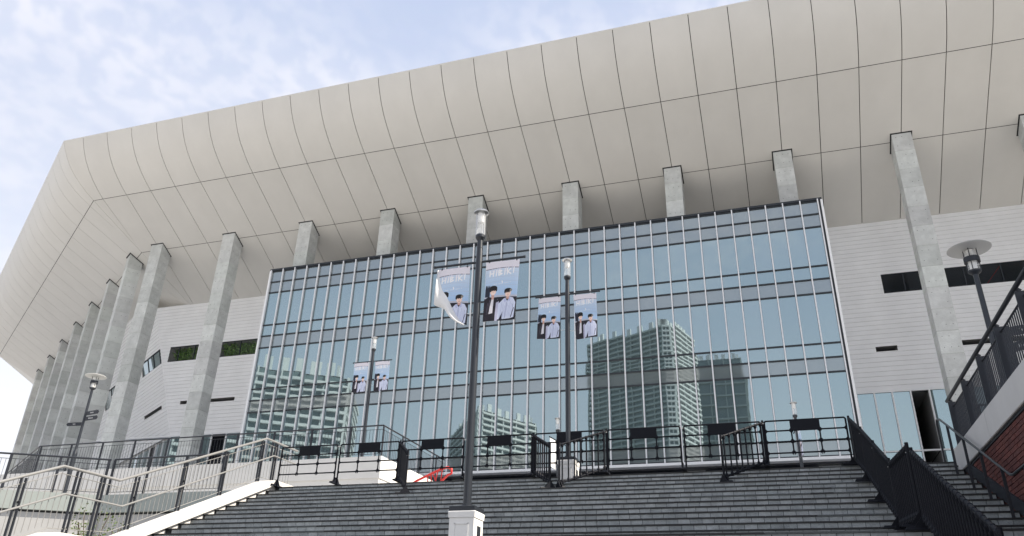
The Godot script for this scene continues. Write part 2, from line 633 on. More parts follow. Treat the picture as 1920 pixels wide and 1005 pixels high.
func column(node: Node3D, at: Vector2, d: Vector2, n: Vector2, foot: float) -> void:
	# at: middle of the outer face; d along the face; n outwards (in K); square section with sloping head
	var side := .0247 * K
	var p := at * K
	var lifts := []
	var y := foot
	var top_out := .6561 * K
	while y < top_out - .5:
		lifts.append(y)
		y += 1.08
	lifts.append(top_out)
	var b := mb(node.position - Vector3.UP * EYE)
	var holes := mb(node.position - Vector3.UP * EYE)
	for k in lifts.size() - 1:
		var tone := rng.randf_range(.74, 1.0)
		b.tint = Color(tone, tone * rng.randf_range(.99, 1.015), tone)
		var y0: float = lifts[k] + .018
		var y1: float = lifts[k + 1] - .018
		var last := k == lifts.size() - 2
		var ring := func(inset: float, yy: float, head: bool) -> Array:
			var out := []
			for c in [[-1, 0], [1, 0], [1, 1], [-1, 1]]:
				var w: Vector2 = p + d * (side / 2 - inset) * c[0] - n * (inset + (side - 2 * inset) * c[1])
				out.append(Vector3(w.x, yy - (SLOPE * side * c[1] if head else 0.0), w.y))
			return out
		var r0: Array = ring.call(0.0, y0, false)
		var r1: Array = ring.call(0.0, y1, last)
		var j0: Array = ring.call(.022, y0 - .036, false)
		for m in 4:
			var q := (m + 1) % 4
			b.quad(r0[m], r0[q], r1[q], r1[m])
			b.quad(j0[m], j0[q], r0[q], r0[m])
		if last:
			b.quad(r1[0], r1[1], r1[2], r1[3])
		else:
			var j1: Array = ring.call(.022, y1, false)
			for m in 4:
				var q := (m + 1) % 4
				b.quad(r1[m], r1[q], j1[q], j1[m])
		for u in [-.28, .0, .28]:
			for hh in [.28, .8]:
				if rng.randf() < .3:
					continue
				var yy: float = y0 + hh
				if yy > y1 - .1:
					continue
				for face in 3:
					var fo: Vector2 = p + d * u + n * .002
					var ax := Vector3(d.x, 0, d.y)
					if face > 0:
						var sg := 1.0 if face == 1 else -1.0
						fo = p + d * sg * (side / 2 + .002) - n * (side / 2 + u)
						ax = Vector3(n.x, 0, n.y)
					var mid := Vector3(fo.x, yy, fo.y)
					holes.quad(mid - ax * .014 - Vector3.UP * .014, mid + ax * .014 - Vector3.UP * .014, mid + ax * .014 + Vector3.UP * .014, mid - ax * .014 + Vector3.UP * .014)
	var o := put("column", b, M.concrete, node)
	put("tie_hole", holes, M.gap_black, o, true)
	var g := mb(node.position - Vector3.UP * EYE)  # near-black collar, its colour standing for the shadow gap at the head
	var e := .065
	var lo := []
	var hi := []
	for c in [[-1, 0], [1, 0], [1, 1], [-1, 1]]:
		var w: Vector2 = p + d * (side / 2 + e) * c[0] + n * (e - (side + 2 * e) * c[1])
		var yy: float = top_out + SLOPE * (e - (side + 2 * e) * c[1])
		lo.append(Vector3(w.x, yy - .06, w.y))
		hi.append(Vector3(w.x, yy + .02, w.y))
	g.hexa(lo + hi)
	put("head_gap_collar", g, M.gap_black, o)

# boards of the cladding on a plane: origin + u*a + up*y (+ lean), with openings cut out
func boards(b: MB, gap: MB, org: Vector3, u: Vector3, lean: Vector3, x0: float, x1: float, y0: float, y1: float, holes: Array, left_of = null) -> void:
	var out := u.cross(Vector3.UP + lean).normalized()
	var pitch := .25
	var edges := [y0, y1]
	var y := y0
	while y < y1:
		edges.append(y)
		y += pitch
	for h in holes:
		edges.append(h[1])
		edges.append(h[3])
	edges.sort()
	for k in edges.size() - 1:
		var a: float = edges[k]
		var c: float = edges[k + 1]
		if c - a < .004:
			continue
		var spans := [[x0, x1]]
		for h in holes:
			if (a + c) / 2 > h[1] and (a + c) / 2 < h[3]:
				var next := []
				for s in spans:
					if h[2] <= s[0] or h[0] >= s[1]:
						next.append(s)
					else:
						if h[0] > s[0]:
							next.append([s[0], h[0]])
						if h[2] < s[1]:
							next.append([h[2], s[1]])
				spans = next
		var ph := fposmod(a - y0, pitch) / pitch
		if ph > .98:
			ph = 0.0
		var qh := ph + (c - a) / pitch
		for s in spans:
			var l0: float = s[0]
			var l1: float = s[0]
			if left_of != null and s[0] == x0:
				l0 = left_of.call(a)
				l1 = left_of.call(c)
			var up0 := (Vector3.UP + lean) * a
			var up1 := (Vector3.UP + lean) * c
			var o0 := out * .024 * (1.0 - ph)
			var o1 := out * .024 * (1.0 - qh)
			var p0 := org + u * l0 + up0 + o0
			var p1: Vector3 = org + u * s[1] + up0 + o0
			var p2: Vector3 = org + u * s[1] + up1 + o1
			var p3 := org + u * l1 + up1 + o1
			b.quad(p0, p1, p2, p3)
			gap.quad(p0 - out * .05, p1 - out * .05, p1, p0)  # underside of the board, coloured darker as if shaded

func window_band(node: Node3D, org: Vector3, u: Vector3, out: Vector3, lean: Vector3, h: Array, bars: Array, pane: Material, deep := 1.2) -> void:
	var f := mb(node.position - Vector3.UP * EYE)
	var up := Vector3.UP + lean
	var P := func(a: float, y: float, w: float) -> Vector3: return org + u * a + up * y + out * w
	# reveal and the dark room behind
	var room := mb(node.position - Vector3.UP * EYE)
	var c := [P.call(h[0], h[1], 0), P.call(h[2], h[1], 0), P.call(h[2], h[3], 0), P.call(h[0], h[3], 0)]
	var r := [P.call(h[0], h[1], -deep), P.call(h[2], h[1], -deep), P.call(h[2], h[3], -deep), P.call(h[0], h[3], -deep)]
	for m in 4:
		var q := (m + 1) % 4
		room.quad(c[q], c[m], r[m], r[q])
	room.quad(r[0], r[1], r[2], r[3])
	var w := put("window", room, M.room, node)
	if pane:
		var g := mb(node.position - Vector3.UP * EYE)
		g.quad(P.call(h[0], h[1], -.06), P.call(h[2], h[1], -.06), P.call(h[2], h[3], -.06), P.call(h[0], h[3], -.06))
		put("pane", g, pane, w)
		for x in bars:
			f.beam(P.call(x, h[1], -.05), P.call(x, h[3], -.05), .05, .06, out)
		f.beam(P.call(h[0], h[1] + .02, -.05), P.call(h[2], h[1] + .02, -.05), .06, .05)
		f.beam(P.call(h[0], h[3] - .02, -.05), P.call(h[2], h[3] - .02, -.05), .06, .05)
		put("frame", f, M.transom, w)

func arena() -> void:
	var node := thing("arena_building", "large arena with a cream overhanging roof, concrete columns and a blue glass front", "building", Vector3(-12, 3.6, -41))
	var O := node.position - Vector3.UP * EYE
	# roof and soffit
	var a2 := deg_to_rad(33.6)
	var a3 := deg_to_rad(61.0)
	var C1 := Vector2(-1.0734, -1.0106)
	var d2 := Vector2(-cos(a2), -sin(a2))
	var n2 := Vector2(-sin(a2), cos(a2))
	var d3 := Vector2(-cos(a3), -sin(a3))
	var n3 := Vector2(-sin(a3), cos(a3))
	var t1 := tan(a2 / 2)
	var t2 := tan((a3 - a2) / 2)
	var cuts := []
	var s := -.95
	for k in range(-17, 27):
		cuts.append(-(.0667 + .0523 * -k))       # runs to the left: s = -x
	var front := {"at": Vector2(0, C1.y), "d": Vector2(-1, 0), "n": Vector2(0, 1), "start": -.95, "end": -C1.x, "m0": 0.0, "m1": t1, "cuts": [], "gap": .036, "cross": .9}
	s = -(.0667 + .0523 * 17)
	while s < 1.14:
		front.cuts.append(s)
		s += .0523
	front.cuts[front.cuts.size() - 1] = 1.2
	soffit_facet(front, node)
	var L2 := 1.0536
	var left := {"at": C1, "d": d2, "n": n2, "start": 0.0, "end": L2, "m0": -t1, "m1": t2, "cuts": [-.1], "gap": .03, "cross": 1.2, "deep": .2}
	s = .0454 - .0512
	while s < L2 + .06:
		left.cuts.append(s)
		s += .0512
	left.cuts[left.cuts.size() - 1] = 1.2
	soffit_facet(left, node)
	var C2 := C1 + d2 * L2
	var third := {"at": C2, "d": d3, "n": n3, "start": 0.0, "end": .7, "m0": -t2, "m1": 0.0, "cuts": [-.1, .15, .4, .8], "gap": .016, "cross": 2.2, "deep": .2}
	soffit_facet(third, node)
	# columns
	for k in range(-7, 6):
		column(node, Vector2(.0543 + .1567 * k + .01235, -1.0), Vector2(1, 0), Vector2(0, 1), 3.62)
	for k in 7:
		column(node, Vector2(-1.1182, -1.0255) + d2 * .1535 * k, -d2, n2, 3.62)
	# cladding
	var b := mb(O)
	var zf := -1.1243 * K
	var zo := Vector3(0, 0, zf)
	var ytop := .5866 * K + .05
	var right_holes := [[6.70, 17.32, 13.9, 18.42], [15.4, 17.32, 22.6, 18.42], [5.79, 14.15, 6.80, 14.42], [9.71, 14.15, 14.4, 14.42]]
	var gp := mb(O)
	boards(b, gp, zo, Vector3.RIGHT, Vector3.ZERO, 3.2, 34, 12.1, ytop, right_holes)
	var fold := func(y: float) -> float: return -37.5 - .393 * (y - 12.27)
	var left_holes := [[-39.05, 17.32, -36.68, 18.42], [-35.02, 17.32, -31.6, 18.42], [-37.2, 14.18, -36.66, 14.42], [-34.93, 14.18, -32.9, 14.42]]
	boards(b, gp, zo, Vector3.RIGHT, Vector3.ZERO, -45, -27.0, 12.1, ytop, left_holes, fold)
	# left wing, leaning outwards towards its top
	var u3 := Vector3(cos(a2 - .012), 0, sin(a2 - .012))
	var lean := Vector3(-.393, 0, 0)
	var lo := Vector3(-37.5 + .393 * 12.27, 0, zf)
	var wing_holes := [[-4.6, 17.32, -.12, 18.42], [-15.2, 16.9, -11.4, 18.42], [-5.0, 14.16, -1.05, 14.42], [-14.0, 14.16, -12.0, 14.42]]
	boards(b, gp, lo, u3, lean, -24, -.02, 12.1, ytop + 1.5, wing_holes)
	b.beam(Vector3(fold.call(12.1), 12.1, zf), Vector3(fold.call(ytop), ytop, zf), .05, .05)
	put("wall_cladding", b, M.cladding, node, true)
	put("board_underside", gp, M.underside_shade, node, true)
	b = mb(O)
	b.slab(3.2, 12.0, zf - .3, 34, 12.1, zf + .06)
	b.slab(-45, 12.0, zf - .3, -27.0, 12.1, zf + .06)
	put("wall_trim", b, M.trim, node)
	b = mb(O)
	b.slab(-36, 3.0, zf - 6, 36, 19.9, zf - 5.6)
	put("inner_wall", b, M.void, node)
	var out3 := u3.cross(Vector3.UP + lean).normalized()
	window_band(node, zo, Vector3.RIGHT, Vector3.BACK, Vector3.ZERO, right_holes[0], [7.75, 10.6, 12.3], M.tinted, 4.0)
	window_band(node, zo, Vector3.RIGHT, Vector3.BACK, Vector3.ZERO, right_holes[1], [17, 19, 21], M.tinted, 4.0)
	window_band(node, zo, Vector3.RIGHT, Vector3.BACK, Vector3.ZERO, left_holes[0], [-38.3, -36.98], M.clear, 2.0)
	window_band(node, zo, Vector3.RIGHT, Vector3.BACK, Vector3.ZERO, left_holes[1], [-33.25], M.clear, 2.0)
	window_band(node, lo, u3, out3, lean, wing_holes[0], [-.5, -1.9, -3.2], M.glass[1])
	window_band(node, lo, u3, out3, lean, wing_holes[1], [-13.2], M.tower_glass)
	for h in [right_holes[2], right_holes[3], left_holes[2], left_holes[3]]:
		window_band(node, zo, Vector3.RIGHT, Vector3.BACK, Vector3.ZERO, h, [], null, 1.6)
	var mark := MeshInstance3D.new()
	mark.name = "window_lettering"
	var tm := TextMesh.new()
	tm.text = "E"
	tm.font_size = 32
	tm.pixel_size = .04
	tm.depth = .01
	mark.mesh = tm
	mark.material_override = M.tie
	mark.transform = Transform3D(Basis(u3, (Vector3.UP + lean).normalized(), out3).orthonormalized(), lo + u3 * -12.9 + (Vector3.UP + lean) * 17.35 + out3 * .0 - O)
	node.add_child(mark, true)
	for h in [wing_holes[2], wing_holes[3]]:
		window_band(node, lo, u3, out3, lean, h, [], null, 1.6)
	b = mb(O)
	b.tube([Vector3(11.55, 17.4, zf - .2), Vector3(12.35, 18.35, zf - .2)], .02, 6)
	put("red_brace", b, M.red, node)
	# glass front
	var D := 36.0
	var xl := -.767 * D
	var step := .0229 * D
	step = (.1024 + .767) * D / 38.0
	var rows := []
	for r in [.2172, .2365, .3207, .3398, .3587, .4277, .4480, .4672, .5255, .5452, .5650]:
		rows.append(r * D)
	var spandrel := [0, 2, 5, 8, 9]
	var light := [0, 2, 5]
	var rest := mb(O)
	var made := 0
	var shared := {}
	for r in rows.size() - 1:
		for k in 38:
			var x0 := xl + step * k + .02
			var x1 := xl + step * (k + 1) - .02
			var y0: float = rows[r] + .02
			var y1: float = rows[r + 1] - .02
			var m: Material = M.glass[rng.randi() % 4]
			if spandrel.has(r):
				m = M.spandrel
			var q := rng.randf_range(-.0011, .0011)
			var w := rng.randf_range(-.0011, .0011)
			var small := r == 0 or r == 9 or r == 2
			var c := Vector3((x0 + x1) / 2, (y0 + y1) / 2, -D)
			var hx := (x1 - x0) / 2
			var hy := (y1 - y0) / 2
			var target := rest if small else mb(c)
			# a very slightly bowed pane
			var grid := []
			for gy in 5:
				var line := []
				for gx in 5:
					var fx := gx / 2.0 - 1.0
					var fy := gy / 2.0 - 1.0
					line.append(c + Vector3(fx * hx, fy * hy, fx * hx * q + fy * hy * w + .00035 * (1 - fx * fx) * (1 - fy * fy)))
				grid.append(line)
			if small:
				rest.sheet(grid)
			else:
				target.sheet(grid)
				var o := put("glass_pane", target, m, node)
				o.position = c - O
				made += 1
	put("spandrel_pane", rest, M.spandrel, node, true)
	for k in 39:
		var x := xl + step * k
		b = mb(O)
		b.slab(x - .029, rows[0] - .05, -D - .12, x + .029, rows[10] + .08, -D + .13)
		put("mullion", b, M.mullion, node)
		b = mb(O)
		b.slab(x - .04, rows[0], -D - .1, x + .04, rows[10] + .05, -D + .012)
		put("mullion_gasket", b, M.transom, node)
	for r in rows.size():
		b = mb(O)
		b.slab(xl, rows[r] - .034, -D - .1, xl + step * 38, rows[r] + .034, -D + .05)
		put("transom", b, M.transom, node)
	b = mb(O)
	b.slab(xl - .1, rows[10] + .036, -D - .35, xl + step * 38 + .2, rows[10] + .155, -D + .10)
	put("glass_front_coping", b, M.transom, node)
	b = mb(O)
	b.slab(xl - .1, rows[10] + .036, -41.3, xl + step * 38 + .2, rows[10] + .12, -D - .35)
	put("roof_deck", b, M.deck, node)
	b = mb(O)
	b.slab(xl + step * 38 + .05, rows[0] - .3, -41.3, xl + step * 38 + .13, rows[10] + .04, -D + .03)
	put("end_gasket", b, M.transom, node)
	b = mb(O)
	b.slab(xl + step * 38 + .13, rows[0] - .3, -41.3, xl + step * 38 + .23, rows[10] + .04, -D + .10)
	put("end_wall", b, M.trim, node)
	b = mb(O)
	b.slab(xl - .12, rows[0] - .3, -41.3, xl - .04, rows[10] + .04, -D + .10)
	put("end_wall", b, M.trim, node)
	b = mb(O)
	b.slab(xl - .1, rows[0] - .17, -D - .3, xl + step * 38 + .23, rows[0] - .046, -D + .2)
	put("sill", b, M.trim, node)
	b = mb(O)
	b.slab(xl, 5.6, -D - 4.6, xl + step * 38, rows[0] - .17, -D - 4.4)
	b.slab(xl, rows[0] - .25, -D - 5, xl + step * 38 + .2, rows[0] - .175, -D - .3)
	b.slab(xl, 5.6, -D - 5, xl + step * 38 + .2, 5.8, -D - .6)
	put("dark_recess", b, M.rail_dark, node)  # recess under the sill, its shade painted in as near black
	b = mb(O)
	b.slab(xl + .1, rows[0], -D - .5, xl + step * 38, rows[10], -D - .3)
	put("curtain_wall_backing", b, M.void, node)
	for k in 9:
		b = mb(O)
		var x := xl + 13.5 + k * 1.9 + rng.randf() * .6
		b.slab(x, 5.8, -D - 1.38, x + .5 + rng.randf(), rows[0] - .3 - rng.randf() * .4, -D - 1.3)
		put("dark_recess_panel", b, M.rail_dark, node)
	# doors on the right, and glass doors on the left under the cladding
	var dz := zf + .02
	var dx := [4.5, 5.32, 6.14, 6.97, 7.81, 8.64, 9.47, 10.3, 11.1]
	for k in dx.size() - 1:
		var open: bool = k == 3
		var d := mb(O)
		d.slab(dx[k] - .035, 5.75, dz - .1, dx[k] + .035, 12.0, dz + .06)
		d.slab(dx[k] + .035, 9.03, dz - .1, dx[k + 1] - .035, 9.1, dz + .05)
		var o := put("door", d, M.trim, node)
		for half in 2:
			var g := mb(O)
			var ya := 5.75 if half == 0 else 9.1
			var yb := 9.03 if half == 0 else 12.0
			var zz := dz - .03 if not open else dz - 5.0
			g.quad(Vector3(dx[k] + .035, ya, zz), Vector3(dx[k + 1] - .035, ya, zz), Vector3(dx[k + 1] - .035, yb, zz), Vector3(dx[k] + .035, yb, zz))
			if open:
				g.quad(Vector3(dx[k] + .035, ya, dz - .1), Vector3(dx[k] + .035, ya, zz), Vector3(dx[k] + .035, yb, zz), Vector3(dx[k] + .035, yb, dz - .1))
				if half == 1:
					g.quad(Vector3(dx[k] + .035, yb, dz - .1), Vector3(dx[k + 1] - .035, yb, dz - .1), Vector3(dx[k + 1] - .035, yb, zz), Vector3(dx[k] + .035, yb, zz))
				g.quad(Vector3(dx[k + 1] - .035, ya, zz), Vector3(dx[k + 1] - .035, ya, dz - .1), Vector3(dx[k + 1] - .035, yb, dz - .1), Vector3(dx[k + 1] - .035, yb, zz))
			put("pane", g, M.room if open else M.glass[k % 4], o)
	b = mb(O)
	b.slab(4.36, 5.75, dz - .1, 4.46, 12.0, dz + .08)
	b.slab(11.1, 5.75, dz - .2, 34, 12.0, dz)
	put("door_jamb", b, M.trim, node)
	var lx := [-37.4, -36.3, -35.2, -34.1, -33.0, -31.9, -30.8, -29.7, -28.6]
	for k in lx.size() - 1:
		var d := mb(O)
		d.slab(lx[k] - .04, 5.7, dz - .1, lx[k] + .04, 12.0, dz + .02)
		d.slab(lx[k], 9.0, dz - .1, lx[k + 1], 9.08, dz)
		var o := put("door", d, M.trim if k < 6 else M.transom, node)
		var g := mb(O)
		g.quad(Vector3(lx[k], 5.7, dz - .06), Vector3(lx[k + 1], 5.7, dz - .06), Vector3(lx[k + 1], 12, dz - .06), Vector3(lx[k], 12, dz - .06))
		put("pane", g, [M.glass[0], M.unlit_glass, M.glass[2], M.unlit_glass, M.glass[1], M.unlit_glass, M.glass[3], M.glass[1]][k], o)
	b = mb(O)
	var q0 := Vector3(-37.4, 5.7, zf - .02)
	var flat_out := u3.cross(Vector3.UP)
	q0 -= flat_out * .12
	b.quad(q0 - u3 * 26, q0, q0 + Vector3(0, 6.7, 0), q0 - u3 * 26 + Vector3(0, 6.7, 0))
	put("lower_wall", b, M.white_wall, node)
	for k in 6:
		var e := q0 - u3 * (.15 + k * 1.45) + flat_out * .04
		b = mb(O)
		b.beam(e, e + Vector3(0, 6.35, 0), .16, .12, flat_out)
		b.beam(e + Vector3(0, 3.3, 0), e - u3 * 1.4 + Vector3(0, 3.3, 0), .1, .08)
		var fr := put("lower_window", b, M.trim, node)
		var g := mb(O)
		g.quad(e - u3 * 1.4, e, e + Vector3(0, 6.3, 0), e - u3 * 1.4 + Vector3(0, 6.3, 0))
		put("pane", g, M.glass[k % 4] if k != 2 else M.unlit_glass, fr)

# ------------------------------------------------------------------ stairs
func stairs() -> void:
	var b := mb()
	var steps := []                 # [y of the tread, z of its front edge, z where the next riser starts]
	for k in 14:
		steps.append([TOP_Y - RISE * k, TOP_Z + TREAD * k])
	steps.append([LAND_Y, LAND_Z])
	for k in range(1, 20):
		steps.append([LAND_Y - RISE * k, LAND_Z + TREAD * k])
	for k in steps.size():
		var y: float = steps[k][0]
		var z: float = steps[k][1]
		var back: float = steps[k - 1][1] - .02 if k > 0 else TOP_Z - 1.0
		b.slab(STAIR_L, y - .5 if y - .5 > -EYE else -EYE - .1, back - .02, STAIR_R - .01, y - .006, z - .022)
	var st := struct("stairs", b, M.joint)
	# riser tiles: the 300 nearest as parts, the rest joined
	var rest := [mb(), mb(), mb(), mb()]
	var list := []
	for k in 18:
		var y: float = steps[k][0]
		var z: float = steps[k][1]
		var x := STAIR_L + rng.randf() * .2
		while x < STAIR_R - .06:
			var wd := .2
			list.append([z * -1.0 + absf(x + 3.0) * .12, x + .004, minf(x + wd - .004, STAIR_R - .02), y - RISE + .004, y - .028, z])
			x += wd
	list.sort_custom(func(p, q): return p[0] < q[0])
	var cache := {}
	for k in list.size():
		var e: Array = list[k]
		var tone := rng.randi() % 4
		var jit := rng.randf_range(0, .003)
		var wd: float = e[2] - e[1]
		if k < 300 and wd > .19:
			if not cache.has(tone):
				var q := mb()
				q.slab(0, 0, -.02, .192, RISE - .032, 0)
				cache[tone] = q.mesh()
			var o := MeshInstance3D.new()
			o.name = "riser_tile"
			o.mesh = cache[tone]
			o.material_override = M.tile[tone]
			o.position = Vector3(e[1], e[3], e[5] - .002 + jit)
			st.add_child(o, true)
		else:
			rest[tone].slab(e[1], e[3], e[5] - .02, e[2], e[4], e[5] - .002 + jit)
	for k in 4:
		put("riser_tile", rest[k], M.tile[k], st, true)
	# nosings, laid in runs of two tones
	var f := FastNoiseLite.new()
	f.seed = 8
	f.frequency = .16
	var nos := [mb(), mb()]
	for k in steps.size():
		var y: float = steps[k][0]
		var z: float = steps[k][1]
		var x := STAIR_L
		while x < STAIR_R - .05:
			var wd: float = minf(.4, STAIR_R - .02 - x)
			var dark := 0 if f.get_noise_2d(x, k * 1.7) + rng.randf_range(-.12, .12) > -.34 - (.0 if x < .2 else -.22) else 1
			if x > 1.7:
				dark = 0
			nos[dark].slab(x + .002, y - .026, z - .32, x + wd - .002, y, z + .012)
			x += wd
	put("nosing", nos[0], M.nosing[0], st, true)
	put("nosing", nos[1], M.nosing[1], st, true)
	# white stringer wall on the left
	b = mb(Vector3(STAIR_L, LAND_Y, -14))
	var w := thing("stair_kerb", "white stone kerb sloping along the left edge of the stairs", "kerb", Vector3(STAIR_L, LAND_Y, -14))
	var line := [Vector3(0, 3.74, -18.3), Vector3(0, 3.74, -17.35), Vector3(0, 1.66, -12.5), Vector3(0, 1.66, -11.2), Vector3(0, -1.4, -3.9)]
	for k in line.size() - 1:
		var p: Vector3 = line[k]
		var q: Vector3 = line[k + 1]
		var xa := STAIR_L - .42
		var xb := STAIR_L + .10
		var cp := mb(Vector3(STAIR_L, LAND_Y, -14))
		var th := Vector3.UP * .135
		cp.hexa([Vector3(xa, q.y, q.z) - th, Vector3(xb, q.y, q.z) - th, Vector3(xb, p.y, p.z) - th, Vector3(xa, p.y, p.z) - th, Vector3(xa, q.y, q.z), Vector3(xb, q.y, q.z), Vector3(xb, p.y, p.z), Vector3(xa, p.y, p.z)])
		put("coping", cp, M.white_stone, w)
		xa += .03
		xb = STAIR_L + .012
		p -= th
		q -= th
		b.hexa([Vector3(xa, -EYE, q.z), Vector3(xb, -EYE, q.z), Vector3(xb, -EYE, p.z), Vector3(xa, -EYE, p.z), Vector3(xa, q.y, q.z), Vector3(xb, q.y, q.z), Vector3(xb, p.y, p.z), Vector3(xa, p.y, p.z)])
	put("kerb_wall", b, M.white_stone, w)

# ------------------------------------------------------------------ terraces and walls
func terraces() -> void:
	# white concrete wall carrying the upper left terrace
	var o := Vector3(-12.48, 3.55, -23.7)
	var w := thing("terrace_wall", "white concrete retaining wall with a recessed panel below the left terrace railing", "wall", o)
	var b := mb(o)
	b.slab(-75, 3.2, -24.2, -18.75, 5.05, -23.75)
	b.slab(-18.75, 4.62, -24.2, -16.15, 5.05, -23.75)
	b.slab(-16.15, 3.2, -24.2, -12.53, 5.05, -23.75)
	b.slab(-12.95, 3.2, -30.8, -12.53, 5.05, -24.2)
	put("wall", b, M.white_wall, w)
	b = mb(o)
	b.slab(-75, 5.05, -24.2, -12.48, 5.78, -23.70)
	b.slab(-12.95, 5.05, -30.8, -12.48, 5.78, -24.2)
	put("coping", b, M.white_wall, w)
	b = mb(o)
	b.slab(-18.75, 3.2, -24.3, -16.15, 4.62, -24.05)
	put("recess_panel", b, M.white_wall, w)
	b = mb(o)
	for k in 12:
		b.slab(-18.0 + k * .48 - .02, 4.84, -23.748, -18.0 + k * .48 + .02, 4.88, -23.74)
		b.slab(-15.8 + k * .27 - .015, 3.85, -23.748, -15.8 + k * .27 + .015, 3.88, -23.74)
	put("tie_hole", b, M.gap_black, w, true)
	# lower terrace with a sage fascia, bent in plan
	o = Vector3(-18.7, 3.2, -18.5)
	w = thing("planter_terrace_wall", "pale wall with a grey green band under the lower left railing", "wall", o)
	var pts := [Vector3(-12.8, 0, -18.5), Vector3(-18.7, 0, -18.5), Vector3(-30.0, 0, -12.3)]
	var fas := mb(o)
	var wall := mb(o)
	var lip := mb(o)
	for k in 2:
		var p: Vector3 = pts[k]
		var q: Vector3 = pts[k + 1]
		var n := Vector3(0, 0, -1) if k == 0 else Vector3(-.48, 0, -.877)
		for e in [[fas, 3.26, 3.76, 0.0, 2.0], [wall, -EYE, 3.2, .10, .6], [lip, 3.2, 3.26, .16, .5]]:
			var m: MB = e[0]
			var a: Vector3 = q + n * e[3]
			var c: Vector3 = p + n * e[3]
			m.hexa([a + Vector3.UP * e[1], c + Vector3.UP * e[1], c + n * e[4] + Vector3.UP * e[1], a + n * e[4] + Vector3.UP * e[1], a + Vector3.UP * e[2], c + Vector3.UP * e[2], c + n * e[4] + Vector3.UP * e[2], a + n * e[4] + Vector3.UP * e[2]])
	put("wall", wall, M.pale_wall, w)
	put("fascia", fas, M.sage, w)
	put("shadow_joint", lip, M.joint, w)
	b = mb()
	b.hexa([Vector3(-75, 2.6, -17.0), Vector3(-30, 2.6, -14.0), Vector3(-12.8, 2.6, -23.8), Vector3(-75, 2.6, -23.8), Vector3(-75, 3.70, -17), Vector3(-30, 3.70, -14), Vector3(-12.8, 3.70, -23.8), Vector3(-75, 3.70, -23.8)])
	b.slab(-19.2, 2.6, -23.8, -12.8, 3.695, -18.95)
	struct("lower_terrace", b, M.paving)
	b = mb()
	b.slab(-30, -EYE - .2, -18.35, -12.9, 1.1, -9)
	struct("planting_bed", b, M.ground)
	# right: brick wall with a white band that carries the raised walkway
	o = Vector3(3.5, LAND_Y, -12)
	w = thing("brick_retaining_wall", "dark red brick wall under a white concrete band, right of the stairs", "wall", o)
	b = mb(o)
	b.bevel(3.46, 3.30, -17.35, 3.9, 3.775, -14.4, .012)
	b.bevel(3.46, 3.30, -14.385, 3.9, 3.775, -10.4, .012)
	b.bevel(3.46, 3.30, -10.385, 3.9, 3.775, -3, .012)
	b.slab(3.50, 3.0, -17.36, 3.9, 3.29, -17.25)
	put("concrete_band", b, M.white_wall, w)
	b = mb(o)
	b.slab(3.56, -EYE, -17.2, 3.9, 3.3, -3)
	put("mortar", b, M.mortar, w)
	b = mb(o)
	b.slab(3.50, 3.255, -17.2, 3.6, 3.30, -3)
	put("drip_edge", b, M.rail_dark, w)
	b = mb(o)
	for k in 2:
		var p: Vector3 = [Vector3(3.5, 3.38, -17.2), Vector3(3.5, 1.32, -12.3)][k]
		var q: Vector3 = [Vector3(3.5, 1.32, -12.3), Vector3(3.5, 1.32, -11.0)][k]
		b.beam(p + Vector3(.02, .17, 0), q + Vector3(.02, .17, 0), .06, .22)
	put("skirting", b, M.rail_dark, w)
	# bricks, nearest as parts
	var list := []
	var row := 0
	var y := 3.18
	while y > 0.6:
		var z := -17.18 + (.11 if row % 2 else 0.0)
		while z < -8.4:
			var floor_y: float = TOP_Y - RISE * floorf((z + .2 - TOP_Z) / TREAD) if z < -12.8 else LAND_Y
			if y + .06 > floor_y - .2:
				list.append([absf(z), y, z])
			z += .22
		y -= .075
		row += 1
	list.sort_custom(func(p, q): return absf(p[0] - 13.0) < absf(q[0] - 13.0))
	var brick := mb()
	brick.slab(-.028, 0, 0, .05, .063, .208)
	var bm := brick.mesh()
	var rest := [mb(o), mb(o), mb(o), mb(o), mb(o)]
	for k in list.size():
		var e: Array = list[k]
		var tone := rng.randi() % 5
		var jit := rng.randf_range(-.003, .003)
		if k < 300:
			var br := MeshInstance3D.new()
			br.name = "brick"
			br.mesh = bm
			br.material_override = M.brick[tone]
			br.position = Vector3(3.54 + jit, e[1], e[2]) - o
			w.add_child(br, true)
		else:
			rest[tone].slab(3.512 + jit, e[1], e[2], 3.6, e[1] + .063, e[2] + .208)
	for k in 5:
		put("brick", rest[k], M.brick[k], w, true)

